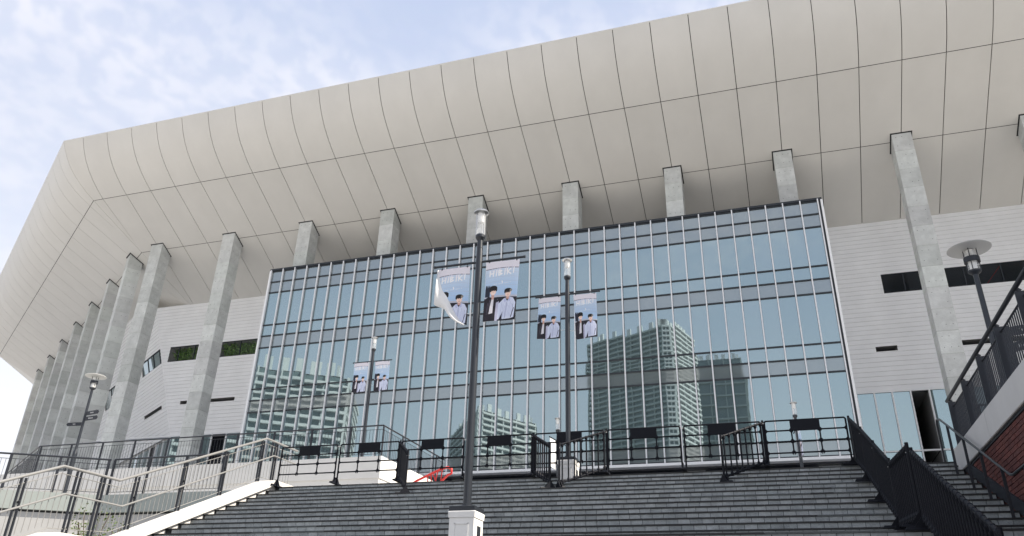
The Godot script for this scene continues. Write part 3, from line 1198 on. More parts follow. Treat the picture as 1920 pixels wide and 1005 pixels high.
# ------------------------------------------------------------------ street lamps and banners
func lamp_post(called: String, label: String, at: Vector3, pole_foot: float, top: float, arms: Vector3, bar_y: float, r := .05, pedestal := true) -> Node3D:
	# at: foot; the lantern fills the uppermost .56 m
	var o := thing(called, label, "street lamp", at, "slim lamp posts of the plaza and the stairs")
	var P := at
	if pedestal:
		var b := mb(P)
		var x := at.x
		var z := at.z
		var y0 := at.y - .02
		var y1 := pole_foot - .10
		b.ring_stack([[y0, .012], [y1 - .10, .012], [y1 - .095, .0], [y1 - .012, -.006], [y1, .006]], x - .205, z - .205, x + .205, z + .205)
		var ped := put("pedestal", b, M.pedestal, o)
		b = mb(P)
		for s in 2:            # raised frame on the front, hatch on the right side
			if s == 0:
				for q in [[-.11, .11, y1 - .19, y1 - .175], [-.11, .11, y0 + .06, y0 + .075], [-.11, -.097, y0 + .06, y1 - .175], [.097, .11, y0 + .06, y1 - .175]]:
					b.slab(x + q[0], q[2], z + .19, x + q[1], q[3], z + .201)
		put("panel_moulding", b, M.pedestal, ped)
		b = mb(P)
		b.slab(x + .19, y0 + .06, z - .08, x + .203, y1 - .2, z + .05)
		put("hatch", b, M.steel, ped)
		b = mb(P)
		b.ring_stack([[y1, .012], [y1 + .006, .008], [y1 + .066, .008], [y1 + .10, .14]], x - .21, z - .21, x + .21, z + .21)
		put("pedestal_cap", b, M.steel, ped)
	var up := func(y: float) -> Vector3: return Vector3(at.x, y, at.z)
	var b := mb(P)
	b.lathe([Vector2(r * 1.25, pole_foot), Vector2(r * 1.2, bar_y), Vector2(r * 1.0, bar_y + .3), Vector2(r * .98, top - .56)], Vector3(at.x, 0, at.z), 20)
	b.lathe([Vector2(r * 1.02, top - .76), Vector2(r * 1.08, top - .755), Vector2(r * 1.08, top - .735), Vector2(r * 1.0, top - .73)], Vector3(at.x, 0, at.z), 20)
	b.lathe([Vector2(r * 1.7, pole_foot - .01), Vector2(r * 1.7, pole_foot + .02), Vector2(r * 1.25, pole_foot + .025)], Vector3(at.x, 0, at.z), 20)
	put("pole", b, M.steel, o)
	b = mb(P)
	b.lathe([Vector2(r, top - .60), Vector2(.085, top - .545), Vector2(.087, top - .50), Vector2(.05, top - .46), Vector2(0, top - .45)], Vector3(at.x, 0, at.z), 20)
	put("collar", b, M.steel, o)
	b = mb(P)
	b.lathe([Vector2(.082, top - .50), Vector2(.082, top - .05)], Vector3(at.x, 0, at.z), 24)
	var gl := put("lantern_glass", b, M.lamp_glass, o)
	b = mb(P)
	b.lathe([Vector2(.0, top - .24), Vector2(.05, top - .235), Vector2(.055, top - .20), Vector2(.062, top - .05)], Vector3(at.x, 0, at.z), 16)
	put("lamp_bulb", b, M.lamp_white, gl)
	b = mb(P)
	for k in 3:
		var a := TAU * k / 3.0 + .5
		b.tube([up.call(top - .5) + Vector3(cos(a), 0, sin(a)) * .086, up.call(top - .04) + Vector3(cos(a), 0, sin(a)) * .086], .006, 5)
	b.lathe([Vector2(.086, top - .06), Vector2(.13, top - .045), Vector2(.134, top - .03), Vector2(.12, top - .012), Vector2(.06, top + .006), Vector2(0, top + .008)], Vector3(at.x, 0, at.z), 28)
	put("lantern_cap", b, M.alu, o)
	if arms != Vector3.ZERO:
		b = mb(P)
		b.tube([up.call(bar_y) - arms, up.call(bar_y) + arms], .021, 10)
		b.tube([up.call(bar_y) - arms * 1.01, up.call(bar_y) - arms * .985], .026, 10)
		b.tube([up.call(bar_y) + arms * .985, up.call(bar_y) + arms * 1.01], .026, 10)
		put("banner_arm", b, M.steel, o)
	return o

func banner(label: String, corners: Array, wave: float, phase: float, arm_y: float, tie_to: Vector3) -> Node3D:
	# corners: top left, top right, bottom left, bottom right
	var o := thing("banner", label, "banner", corners[0], "printed banners on the lamp posts")
	var tl: Vector3 = corners[0]
	var tr: Vector3 = corners[1]
	var bl: Vector3 = corners[2]
	var br: Vector3 = corners[3]
	var nrm := (tr - tl).cross(tl - bl).normalized()
	var front := mb(tl)
	var back := mb(tl)
	var ga := []
	var gb := []
	for a in 19:
		var fy := a / 18.0
		var ra := []
		var rb := []
		for c in 13:
			var fx := c / 12.0
			var p := bl.lerp(br, fx).lerp(tl.lerp(tr, fx), fy)
			var w := wave * (1.0 - fy) * sin(fx * 5.2 + phase + fy * 2.0) + wave * .35 * sin(fy * 7.0 + phase * 2.0)
			p += nrm * w
			ra.append(p + nrm * .0015)
			rb.append(p - nrm * .0015)
		ga.append(ra)
		rb.reverse()
		gb.append(rb)
	front.sheet(ga)
	back.sheet(gb)
	put("printed_cloth", front, M.banner, o)
	put("cloth_back", back, M.banner_back, o)
	fittings(o, tl, tr, arm_y, bl.lerp(tl, .2) if tie_to.x < bl.x else br.lerp(tr, .2), tie_to)
	return o

func fittings(o: Node3D, tl: Vector3, tr: Vector3, arm_y: float, tie_from: Vector3, tie_to: Vector3) -> void:
	var b := mb(tl)
	for f in [.09, .91]:
		var p := tl.lerp(tr, f)
		b.tube([p + Vector3.DOWN * .012, Vector3(p.x, arm_y - .015, p.z)], .006, 5)
		b.lathe([Vector2(.012, -.012), Vector2(.016, 0), Vector2(.012, .012)], p + Vector3.DOWN * .005, 8)
	put("eyelet", b, M.steel, o)
	b = mb(tl)
	var mid: Vector3 = tie_from.lerp(tie_to, .5) + Vector3.DOWN * .02
	b.tube([tie_from, mid, tie_to], .005, 5)
	put("tie_cord", b, M.tie, o)

func lamps() -> void:
	var s := 11.2 / 10.97
	var z1 := -11.2
	lamp_post("street_lamp", "tallest dark lamp post in the middle of the stairs, on a white pedestal", Vector3(-4.39, 1.336, z1), 1.92, 7.01, Vector3(.827, 0, 0), 5.995)
	banner("printed banner hanging flat right of the tallest lamp post", [Vector3(-4.247, 5.965, z1), Vector3(-3.651, 5.955, z1), Vector3(-4.262, 4.855, z1 + .02), Vector3(-3.706, 4.855, z1 + .02)], .016, .6, 5.995, Vector3(-4.34, 5.06, z1))
	folded_banner(z1)
	var z2 := -17.4
	lamp_post("street_lamp", "second tallest lamp post, behind the V of barriers at the top of the stairs", Vector3(-4.39, 3.43, z2), 4.0, 9.08, Vector3(.827, 0, 0), 8.09)
	var q := z2 / -17.0
	banner("printed banner left of the second tallest lamp post", [Vector3(-5.0224, 7.875, -17) * q, Vector3(-4.4596, 7.875, -17) * q, Vector3(-5.0595, 6.80, -17) * q, Vector3(-4.4755, 6.76, -17) * q], .014, 2.0, 8.09, Vector3(-4.43, 7.15, z2))
	banner("printed banner right of the second tallest lamp post", [Vector3(-4.1345, 7.87, -17) * q, Vector3(-3.5656, 7.86, -17) * q, Vector3(-4.0875, 6.70, -17) * q, Vector3(-3.5562, 6.72, -17) * q], .018, 4.0, 8.09, Vector3(-4.35, 7.12, z2))
	var z3 := -25.6
	q = z3 / -27.6
	lamp_post("street_lamp", "lamp post with two banners on the white terrace at left", Vector3(-14.28, 5.75, z3), 6.2, 10.94, Vector3(.83, 0, 0), 9.935)
	banner("small printed banner left of the terrace lamp post", [Vector3(-16.2262, 10.69, -27.6) * q, Vector3(-15.56, 10.69, -27.6) * q, Vector3(-16.20, 9.42, -27.6) * q, Vector3(-15.56, 9.38, -27.6) * q], .014, 1.0, 9.935, Vector3(-14.32, 9.0, z3))
	banner("small printed banner right of the terrace lamp post", [Vector3(-15.2487, 10.68, -27.6) * q, Vector3(-14.5783, 10.67, -27.6) * q, Vector3(-15.2, 9.42, -27.6) * q, Vector3(-14.54, 9.38, -27.6) * q], .014, 3.0, 9.935, Vector3(-14.24, 9.0, z3))
	lamp_post("street_lamp", "small far lamp post in front of the glass near the right end of the barriers", Vector3(1.06, 3.6, -30), 4.1, 8.56, Vector3(0.1, 0, .8), 7.6)
	lamp_post("street_lamp", "small far lamp post in front of the glass, left of the second tallest lamp post", Vector3(-8.0, 3.6, -30), 4.1, 8.5, Vector3(-.12, 0, .8), 7.55)
	for e in [[-8.0, 8.5, -.12, "narrow banner seen edge on beside the far lamp post behind the V barriers"], [1.06, 8.56, .1, "narrow banner seen edge on beside the far lamp post near the doors"]]:
		var x: float = e[0]
		var t: float = e[1]
		var dx: float = e[2]
		var c := Vector3(x + dx * .2, 0, -30 + .15)
		var d := Vector3(x + dx * .9, 0, -30 + .75)
		banner(e[3], [c + Vector3.UP * (t - .99), d + Vector3.UP * (t - .99), c + Vector3.UP * (t - 2.1), d + Vector3.UP * (t - 2.1)], .02, 1.0, t - .95, Vector3(x, t - 1.9, -30))

func folded_banner(z: float) -> void:
	# the lower left corner has blown over and shows its white back
	var s := 11.2 / 10.97
	var tl := Vector3(-5.0208, 5.815, -10.97) * s
	var o := thing("banner", "printed banner blown over, its white back showing, left of the tallest lamp post", "banner", tl, "printed banners on the lamp posts")
	var W := .575
	var H := 1.09
	var P := func(fx: float, fy: float) -> Vector3:      # fy from the top
		var p := tl + Vector3(W * fx - .012 * fy, -H * fy, 0)
		p.z += .03 * sin(fx * 4.0 + fy * 2.0) * fy
		return p
	# remaining printed area: left edge runs from (0,.05) to (.14,.36) to (.40,.66) to (.70,.86) to (.98,1.0)
	var edge := [Vector2(0, 0), Vector2(.01, .10), Vector2(.07, .24), Vector2(.17, .38), Vector2(.31, .48), Vector2(.41, .58), Vector2(.50, .68), Vector2(.62, .80), Vector2(.79, .92), Vector2(.985, 1.0)]
	var f := mb(tl)
	var bk := mb(tl)
	for k in edge.size() - 1:
		var a: Vector2 = edge[k]
		var c: Vector2 = edge[k + 1]
		for m in 8:
			var q := [a.lerp(Vector2(1, a.y), m / 8.0), a.lerp(Vector2(1, a.y), (m + 1) / 8.0), c.lerp(Vector2(1, c.y), (m + 1) / 8.0), c.lerp(Vector2(1, c.y), m / 8.0)]
			var ids := []
			for e in q:
				ids.append(f.vert(P.call(e.x, e.y), Vector3(.05, 0, 1).normalized(), e))
			f.i.append_array(PackedInt32Array([ids[3], ids[1], ids[2], ids[3], ids[0], ids[1]]))
			bk.quad(P.call(q[1].x, q[1].y) - Vector3(0, 0, .003), P.call(q[0].x, q[0].y) - Vector3(0, 0, .003), P.call(q[3].x, q[3].y) - Vector3(0, 0, .003), P.call(q[2].x, q[2].y) - Vector3(0, 0, .003))
	put("printed_cloth", f, M.banner, o)
	put("cloth_back", bk, M.banner_back, o)
	var flap := mb(tl)
	var rim := [Vector2(-.01, .08), Vector2(.02, .22), Vector2(.0, .36), Vector2(-.03, .50), Vector2(-.055, .63), Vector2(.10, .66), Vector2(.26, .69), Vector2(.38, .78), Vector2(.52, .88), Vector2(.74, .97), Vector2(.97, 1.03)]
	var grid_a := []
	var grid_b := []
	for m in 7:
		var t := m / 6.0
		var la := []
		var lb := []
		for k in 19:
			var u := k / 18.0
			var e := _along(edge, u)
			var r := _along(rim, u)
			var p: Vector2 = e.lerp(r, t)
			var bulge := .07 * sin(t * PI * .8) + .05 * t * sin(u * 9.0)
			var q: Vector3 = P.call(p.x, p.y) + Vector3(0, 0, .006 + bulge)
			la.append(q)
			lb.append(q + Vector3(0, 0, .0015))
		grid_a.append(la)
		grid_b.append(lb)
	flap.sheet(grid_a)
	put("turned_corner", flap, M.banner_back, o)
	fittings(o, tl, tl + Vector3(W, .003, 0), 5.995, P.call(.98, .80), Vector3(-4.44, 5.06, z))

func _along(line: Array, t: float) -> Vector2:
	var f := t * (line.size() - 1)
	var k := mini(int(f), line.size() - 2)
	var a: Vector2 = line[k]
	return a.lerp(line[k + 1], f - k)

# ------------------------------------------------------------------ barriers
func foot(b: MB, at: Vector3, across := Vector3.BACK) -> void:
	# black moulded foot: two wedges on a plate
	var s := across.cross(Vector3.UP)
	b.hexa([at - across * .24 + s * .045, at + across * .24 + s * .045, at + across * .24 - s * .045, at - across * .24 - s * .045, at - across * .22 + s * .03 + Vector3.UP * .035, at + across * .22 + s * .03 + Vector3.UP * .035, at + across * .22 - s * .03 + Vector3.UP * .035, at - across * .22 - s * .03 + Vector3.UP * .035])
	for e in [-1.0, 1.0]:
		for g in [-.028, .028]:
			var p: Vector3 = at + s * g
			b.hexa([p + Vector3.UP * .03 - s * .008, p + across * e * .13 + Vector3.UP * .03 - s * .008, p + across * e * .13 + Vector3.UP * .03 + s * .008, p + Vector3.UP * .03 + s * .008, p + Vector3.UP * .17 - s * .008, p + across * e * .02 + Vector3.UP * .17 - s * .008, p + across * e * .02 + Vector3.UP * .17 + s * .008, p + Vector3.UP * .17 + s * .008])

func panel_barrier(called: String, label: String, x: float, w: float, y: float, z: float) -> Node3D:
	var at := Vector3(x, y, z)
	var o := thing(called, label, "barrier", at, "black barriers in a row along the top of the stairs")
	var zero := Vector3.ZERO
	var b := mb()
	var r := .02
	var hs := [.985, .765, .53, .29]
	b.tube([Vector3(.035, 0.03, 0), Vector3(.035, .955, 0), Vector3(.06, .985, 0), Vector3(w - .06, .985, 0), Vector3(w - .035, .955, 0), Vector3(w - .035, .03, 0)], r, 8)
	put("frame", b, M.plastic, o)
	for k in [1, 2, 3]:
		b = mb()
		b.tube([Vector3(.035, hs[k], 0), Vector3(w - .035, hs[k], 0)], r * .85, 8)
		for x0 in [.035, w / 3, w * 2 / 3, w - .035]:
			for e in [-1.0, 1.0]:
				if (x0 < .1 and e < 0) or (x0 > w - .1 and e > 0):
					continue
				b.tri(Vector3(x0 + e * .012, hs[k] + .055, 0.004), Vector3(x0 + e * .06, hs[k], .004), Vector3(x0, hs[k], .004))
				b.tri(Vector3(x0 + e * .012, hs[k] - .055, 0.004), Vector3(x0, hs[k], .004), Vector3(x0 + e * .06, hs[k], .004))
		put("rail", b, M.plastic, o)
	for f in [1.0 / 3, 2.0 / 3]:
		b = mb()
		b.tube([Vector3(w * f, .985, 0), Vector3(w * f, .29, 0)], r * .8, 8)
		put("upright", b, M.plastic, o)
	b = mb()
	b.bevel(w / 3 - .01, .765, -.016, w * 2 / 3 + .01, .99, .016, .006)
	put("sign_panel", b, M.plastic, o)
	b = mb()
	foot(b, Vector3(.0, 0, 0))
	put("foot", b, M.plastic, o)
	b = mb()
	b.tube([Vector3(-.03, .93, .022), Vector3(.03, .93, .026)], .006, 5)
	put("cable_tie", b, M.tie, o)
	return o

func bar_barrier(called: String, label: String, a: Vector3, c: Vector3, bars: int, group: String, h := .98, feet := true) -> Node3D:
	# uprights stay plumb while the rails follow the steps
	var o := thing(called, label, "barrier", a, group)
	var d := c - a
	var flat := Vector3(d.x, 0, d.z).normalized()
	var up := Vector3.UP
	for e in [[h - .02, .024], [.13, .022]]:
		var b := mb()
		b.tube([up * e[0], d + up * e[0]], e[1], 8)
		put("rail", b, M.plastic, o)
	for k in bars:
		var b := mb()
		var p: Vector3 = d * ((k + .5) / bars)
		b.tube([p + up * .13, p + up * (h - .02)], .0165, 7)
		b.lathe([Vector2(.017, h - .10), Vector2(.034, h - .06), Vector2(.034, h - .02), Vector2(.02, h + .005)], p, 8)
		b.lathe([Vector2(.034, .10), Vector2(.034, .16), Vector2(.017, .20)], p, 8)
		put("bar", b, M.plastic, o)
	for p in [Vector3.ZERO, d]:
		var b := mb()
		b.tube([p + up * (.03 if feet else .1), p + up * (h + .03)], .024, 8)
		put("post", b, M.plastic, o)
	if feet:
		for p in [d] if group.begins_with("pairs") else [Vector3.ZERO, d]:
			var b := mb()
			foot(b, p, Vector3(flat.z, 0, -flat.x))
			put("foot", b, M.plastic, o)
	var b := mb()
	b.tube([d + up * (h - .09) - flat.cross(up) * .03, d + up * (h - .10) + flat.cross(up) * .03], .006, 5)
	put("cable_tie", b, M.tie, o)
	return o

func barriers() -> void:
	var z := -17.4
	var x0 := -.6945 * 17.4
	var w := (.0948 + .6945) * 17.4 / 8.0
	var lab := ["black barrier with a sign panel, leftmost of the row, in front of the white wall", "black barrier second from the left, just left of the edge-on barrier", "black barrier with a panel in front of the red barricade", "black barrier partly behind the tallest lamp post", "black barrier behind the V and the second tallest lamp post", "black barrier between the V and the single gate on its right", "black barrier with its panel over the dark reflected tower", "rightmost black barrier of the row, next to the descending fence"]
	for k in 8:
		panel_barrier("panel_barrier", lab[k], x0 + w * k, w - .015, 3.592, z)
	var g := "pairs of black barriers standing out from the row onto the stairs"
	var ny := 3.14
	var nz := -16.62
	bar_barrier("bar_barrier", "black barred barrier seen edge on, left end of the stairs, near the red barricade", Vector3(-8.67, 3.592, z), Vector3(-8.06, ny, nz), 8, g)
	bar_barrier("bar_barrier", "black barred barrier forming the left arm of the V before the lamp pedestal", Vector3(-5.235, 3.592, z), Vector3(-4.61, ny, nz), 8, g)
	bar_barrier("bar_barrier", "black barred barrier forming the right arm of the V before the lamp pedestal", Vector3(-3.49, 3.592, z), Vector3(-4.40, ny, nz), 8, g)
	bar_barrier("bar_barrier", "single black barred barrier standing out towards the right part of the stairs", Vector3(-.07, 3.592, z), Vector3(-.93, ny, nz), 8, g)
	var s := "black barred barriers descending along the right part of the stairs"
	var yz := func(zz: float) -> float: return 3.591 - (zz + 17.4) * RISE / TREAD
	bar_barrier("bar_barrier", "uppermost barred barrier of the descending fence, with a solid end panel", Vector3(1.66, 3.592, z), Vector3(1.70, yz.call(-15.95), -15.95), 11, s)
	var o := get_child(get_child_count() - 1)
	var b := mb()
	b.hexa([Vector3(-.012, .14, .03), Vector3(.012, .14, .03), Vector3(.012, .14, .03), Vector3(-.012, .14, .03), Vector3(-.012, .95, .03), Vector3(.012, .95, .03), Vector3(.012, .95, .03), Vector3(-.012, .95, .03)] if false else [Vector3(-.012, -.03, .36), Vector3(.012, -.03, .36), Vector3(.012, .14, .03), Vector3(-.012, .14, .03), Vector3(-.012, .80, .36), Vector3(.012, .80, .36), Vector3(.012, .95, .03), Vector3(-.012, .95, .03)])
	put("end_panel", b, M.plastic, o)
	bar_barrier("bar_barrier", "second barred barrier of the descending fence from its top", Vector3(1.70, yz.call(-15.93), -15.93), Vector3(1.70, yz.call(-14.48), -14.48), 11, s)
	bar_barrier("bar_barrier", "third barred barrier of the descending fence, ending at the dip", Vector3(1.70, yz.call(-14.46), -14.46), Vector3(1.70, yz.call(-12.97), -12.97), 11, s)
	bar_barrier("bar_barrier", "level barred barrier on the landing, rising to a point beside the dip", Vector3(1.70, LAND_Y + .16, -12.92), Vector3(1.72, LAND_Y + .03, -11.24), 12, s, 1.03)
	bar_barrier("bar_barrier", "nearest barred barrier at the lower right, running out of the picture", Vector3(1.73, LAND_Y - .03, -11.05), Vector3(1.73, .0, -7.6), 26, s)

# ------------------------------------------------------------------ railings
func post_pair(b: MB, p: Vector3, h: float, lean := 0.0) -> void:
	for e in [-.05, .05]:
		b.beam(p + Vector3(0, 0, e), p + Vector3(0, h, e), .012, .07, Vector3.BACK)

func railings() -> void:
	# left railing along the stairs: two bright tubes, dark twin posts, thin bars
	var x := -12.56
	var o := thing("stair_railing", "silver double handrail with dark twin posts along the left edge of the stairs", "railing", Vector3(x, 1.6, -14))
	var P := Vector3(x, 1.6, -14)
	var top := [Vector3(x, 4.84, -18.85), Vector3(x, 4.84, -17.38), Vector3(x, 2.875, -12.77), Vector3(x, 2.865, -11.35), Vector3(x, .2, -5.2)]
	var low := [Vector3(x + .06, 4.46, -18.75), Vector3(x + .06, 4.46, -17.72), Vector3(x + .06, 2.39, -12.92), Vector3(x + .06, 2.385, -11.5), Vector3(x + .06, -.25, -5.3)]
	var base := [Vector3(x, 3.74, -18.3), Vector3(x, 3.74, -17.35), Vector3(x, 1.66, -12.5), Vector3(x, 1.66, -11.2), Vector3(x, -1.1, -4.6)]
	var b := mb(P)
	b.tube(top, .028, 12)
	put("handrail", b, M.stainless, o)
	b = mb(P)
	b.tube(low, .018, 10)
	put("lower_handrail", b, M.stainless, o)
	var at := func(line: Array, z: float) -> float:
		for k in line.size() - 1:
			if z <= line[k + 1].z:
				return lerpf(line[k].y, line[k + 1].y, clampf((z - line[k].z) / (line[k + 1].z - line[k].z), 0, 1))
		return line[line.size() - 1].y
	var frame := mb(P)
	for k in 4:
		frame.tube([Vector3(x, at.call(top, top[k].z) - .13, top[k].z), Vector3(x, at.call(top, top[k + 1].z) - .13, top[k + 1].z)], .008, 5)
		frame.tube([Vector3(x, at.call(base, top[k].z) + .10, top[k].z), Vector3(x, at.call(base, top[k + 1].z) + .10, top[k + 1].z)], .008, 5)
	put("bar_frame", frame, M.bar, o)
	for z in [-17.85, -17.25, -15.88, -14.57, -13.23, -12.35, -11.75, -10.6, -9.4, -8.2, -7.0]:
		b = mb(P)
		var y0: float = at.call(base, z)
		var y1: float = at.call(top, z) - .03
		for e in [-.045, .045]:
			b.beam(Vector3(x, y0, z + e), Vector3(x, y1, z + e), .05, .018, Vector3.BACK)
		b.beam(Vector3(x, y1 - .43, z), Vector3(x + .06, y1 - .40, z), .02, .03)
		put("post", b, M.rail_dark, o)
	var z := -18.6
	var bars := mb(P)
	var n := 0
	while z < -5.4:
		b = mb(P)
		var one := b
		one.tube([Vector3(x, at.call(base, z) + .10, z), Vector3(x, at.call(top, z) - .13, z)], .0065, 5)
		put("baluster", one, M.bar, o)
		z += .125
	# upper terrace railing
	var T := Vector3(-12.5, 5.78, -23.72)
	o = thing("terrace_railing", "dark railing with thin bars round the edge of the upper left terrace", "railing", T)
	flat_rail(o, T, [Vector3(-27.8, 5.78, -23.78), Vector3(-12.56, 5.78, -23.78), Vector3(-12.56, 5.78, -29.3)], 1.07, 1.55, true)
	var T2 := Vector3(-27.85, 5.78, -23.78)
	flat_rail(o, T, [T2, T2 + Vector3(-.86, 0, -.56) * 9.0], 1.07, 1.6, true)
	# lower terrace railing
	T = Vector3(-18.7, 3.76, -18.55)
	o = thing("lower_terrace_railing", "dark railing with thin bars on the grey green band, lower left", "railing", T)
	flat_rail(o, T, [Vector3(-14.7, 3.76, -18.6), Vector3(-18.66, 3.76, -18.6)], 1.05, 1.3, false)
	flat_rail(o, T, [Vector3(-18.8, 3.76, -18.6), Vector3(-30.0, 3.76, -12.4)], 1.05, 1.35, false)
	# railing of the raised walkway on the right
	T = Vector3(3.62, 3.775, -17.3)
	o = thing("walkway_railing", "dark railing with wide flat posts above the white band at right", "railing", T)
	b = mb(T)
	b.tube([Vector3(3.58, 4.80, -17.45), Vector3(3.58, 4.80, -3.2)], .036, 12)
	put("handrail", b, M.rail_dark, o)
	b = mb(T)
	b.tube([Vector3(3.66, 4.66, -17.3), Vector3(3.66, 4.66, -3.2)], .017, 8)
	b.tube([Vector3(3.66, 3.86, -17.3), Vector3(3.66, 3.86, -3.2)], .014, 8)
	put("middle_rail", b, M.rail_dark, o)
	for zz in [-17.3, -15.9, -14.5, -13.1, -11.7, -10.3, -8.9]:
		b = mb(T)
		b.beam(Vector3(3.66, 3.77, zz), Vector3(3.66, 4.74, zz), .20, .03, Vector3.BACK)
		b.beam(Vector3(3.64, 4.74, zz), Vector3(3.58, 4.79, zz), .04, .04)
		put("post", b, M.rail_dark, o)
	b = mb(T)
	b.slab(3.60, 3.6, -17.40, 3.84, 4.74, -17.37)
	put("end_plate", b, M.rail_dark, o)
	z = -17.2
	while z < -8.0:
		b = mb(T)
		b.tube([Vector3(3.66, 3.86, z), Vector3(3.66, 4.66, z)], .011, 6)
		put("baluster", b, M.rail_dark, o)
		z += .1
	b = mb(T)
	for k in 22:
		b.tube([Vector3(3.9 + k * .11, 3.86, -17.35), Vector3(3.9 + k * .11, 4.66, -17.35)], .011, 6)
	b.tube([Vector3(3.7, 4.66, -17.35), Vector3(6.4, 4.66, -17.35)], .02, 8)
	put("end_bars", b, M.rail_dark, o, true)
	# wall-side handrail on the right flight
	T = Vector3(3.34, 3.6, -17.4)
	o = thing("wall_handrail", "slim steel handrail on thin posts beside the brick wall", "handrail", T)
	b = mb(T)
	b.tube([Vector3(3.34, 3.45, -17.62), Vector3(3.34, 4.38, -17.62), Vector3(3.34, 4.46, -17.56), Vector3(3.34, 4.40, -17.3), Vector3(3.34, 2.51, -13.3), Vector3(3.34, 2.48, -13.15), Vector3(3.34, 2.48, -11.3), Vector3(3.34, .6, -6.9)], .021, 10)
	put("handrail", b, M.steel, o)
	for e in [[-16.75, 4.14, 3.2], [-15.7, 3.64, 2.78], [-14.72, 3.18, 2.36], [-13.68, 2.69, 1.93], [-12.5, 2.48, 1.48], [-11.4, 2.48, 1.48], [-10.3, 2.05, 1.0]]:
		b = mb(T)
		b.beam(Vector3(3.34, e[2] - .05, e[0]), Vector3(3.34, e[1] - .015, e[0]), .045, .02, Vector3.BACK)
		put("post", b, M.rail_dark, o)

func flat_rail(o: Node3D, T: Vector3, pts: Array, h: float, gap: float, double_top: bool) -> void:
	for k in pts.size() - 1:
		var a: Vector3 = pts[k]
		var c: Vector3 = pts[k + 1]
		var d := (c - a).normalized()
		var len_ := a.distance_to(c)
		var up := Vector3.UP
		var b := mb(T)
		b.tube([a + up * h, c + up * h], .028, 8)
		put("handrail", b, M.rail_dark, o)
		b = mb(T)
		b.tube([a + up * (h - .14), c + up * (h - .14)], .009, 5)
		b.tube([a + up * .09, c + up * .09], .009, 5)
		put("bar_frame", b, M.rail_dark, o)
		var s := 0.05
		while s < len_:
			b = mb(T)
			var p := a + d * s
			b.beam(p, p + up * (h - .02), .03, .075, d)
			put("post", b, M.rail_dark, o)
			s += gap
		s = .12
		b = mb(T)
		while s < len_:
			var p := a + d * s
			b.tube([p + up * .09, p + up * (h - .14)], .0075, 4, false)
			s += .125
		put("baluster", b, M.rail_dark, o, true)

# ------------------------------------------------------------------ buildings mirrored in the glass, and an unseen block added to shade the stairs
func tower(called: String, label: String, pts: Array, top: float, floor_h: float, sunlit_sides: Array, fins: int) -> void:
	# pts: plan, in order round the block; every side gets slabs and fins, sunlit sides coloured paler, shaded ones darker
	var c := Vector3.ZERO
	for p in pts:
		c += p
	c /= pts.size()
	var at := Vector3(c.x, -EYE, c.z)
	var o := thing(called, label, "building", at)
	var core := mb(at)
	var n := pts.size()
	for k in n:
		var a: Vector3 = pts[k].lerp(c, .03)
		var d: Vector3 = pts[(k + 1) % n].lerp(c, .03)
		core.quad(a + Vector3.UP * -EYE, d + Vector3.UP * -EYE, d + Vector3.UP * top, a + Vector3.UP * top)
	put("wall", core, M.tower_glass, o)
	var slabs := [mb(at), mb(at)]
	var posts := [mb(at), mb(at)]
	for k in n:
		var a: Vector3 = pts[k]
		var d: Vector3 = pts[(k + 1) % n]
		var white := 1 if sunlit_sides.has(k) else 0
		var u := (d - a).normalized()
		var out := Vector3.UP.cross(u).normalized()
		if out.dot(a - c) < 0:
			out = -out
		var y := 4.0
		while y < top - .5:
			slabs[white].beam(a.lerp(d, .0) + Vector3.UP * y, d + Vector3.UP * y, 2.6, .38)
			slabs[white].beam(a + out * 1.25 + Vector3.UP * (y + .5), d + out * 1.25 + Vector3.UP * (y + .5), .12, .6)
			y += floor_h
		var m := maxi(2, int(fins * a.distance_to(d) / 50.0))
		for q in m + 1:
			var p := a.lerp(d, float(q) / m) + out * .4
			posts[white].beam(p + Vector3.UP * -EYE, p + Vector3.UP * (top + .6), .5 if q % 2 else .9, .7, u)
	for k in 2:
		if slabs[k].v.size():
			put("balcony_slab", slabs[k], [M.tower_shaded, M.tower_sunlit][k], o, true)
			put("fin", posts[k], [M.tower_shaded, M.tower_sunlit][k], o, true)
	var crown := mb(at)
	for k in n:
		var a: Vector3 = pts[k]
		var d: Vector3 = pts[(k + 1) % n]
		crown.tri(a + Vector3.UP * (top + .3), d + Vector3.UP * (top + .3), c + Vector3.UP * (top + .3))
		for q in 5:
			var p := a.lerp(d, (q + .5) / 5.0).lerp(c, .14)
			crown.beam(p + Vector3.UP * top, p + Vector3.UP * (top + 5.5), 1.2, 3.0, (d - a).normalized())
	put("roof_screen", crown, M.tower_sunlit, o)

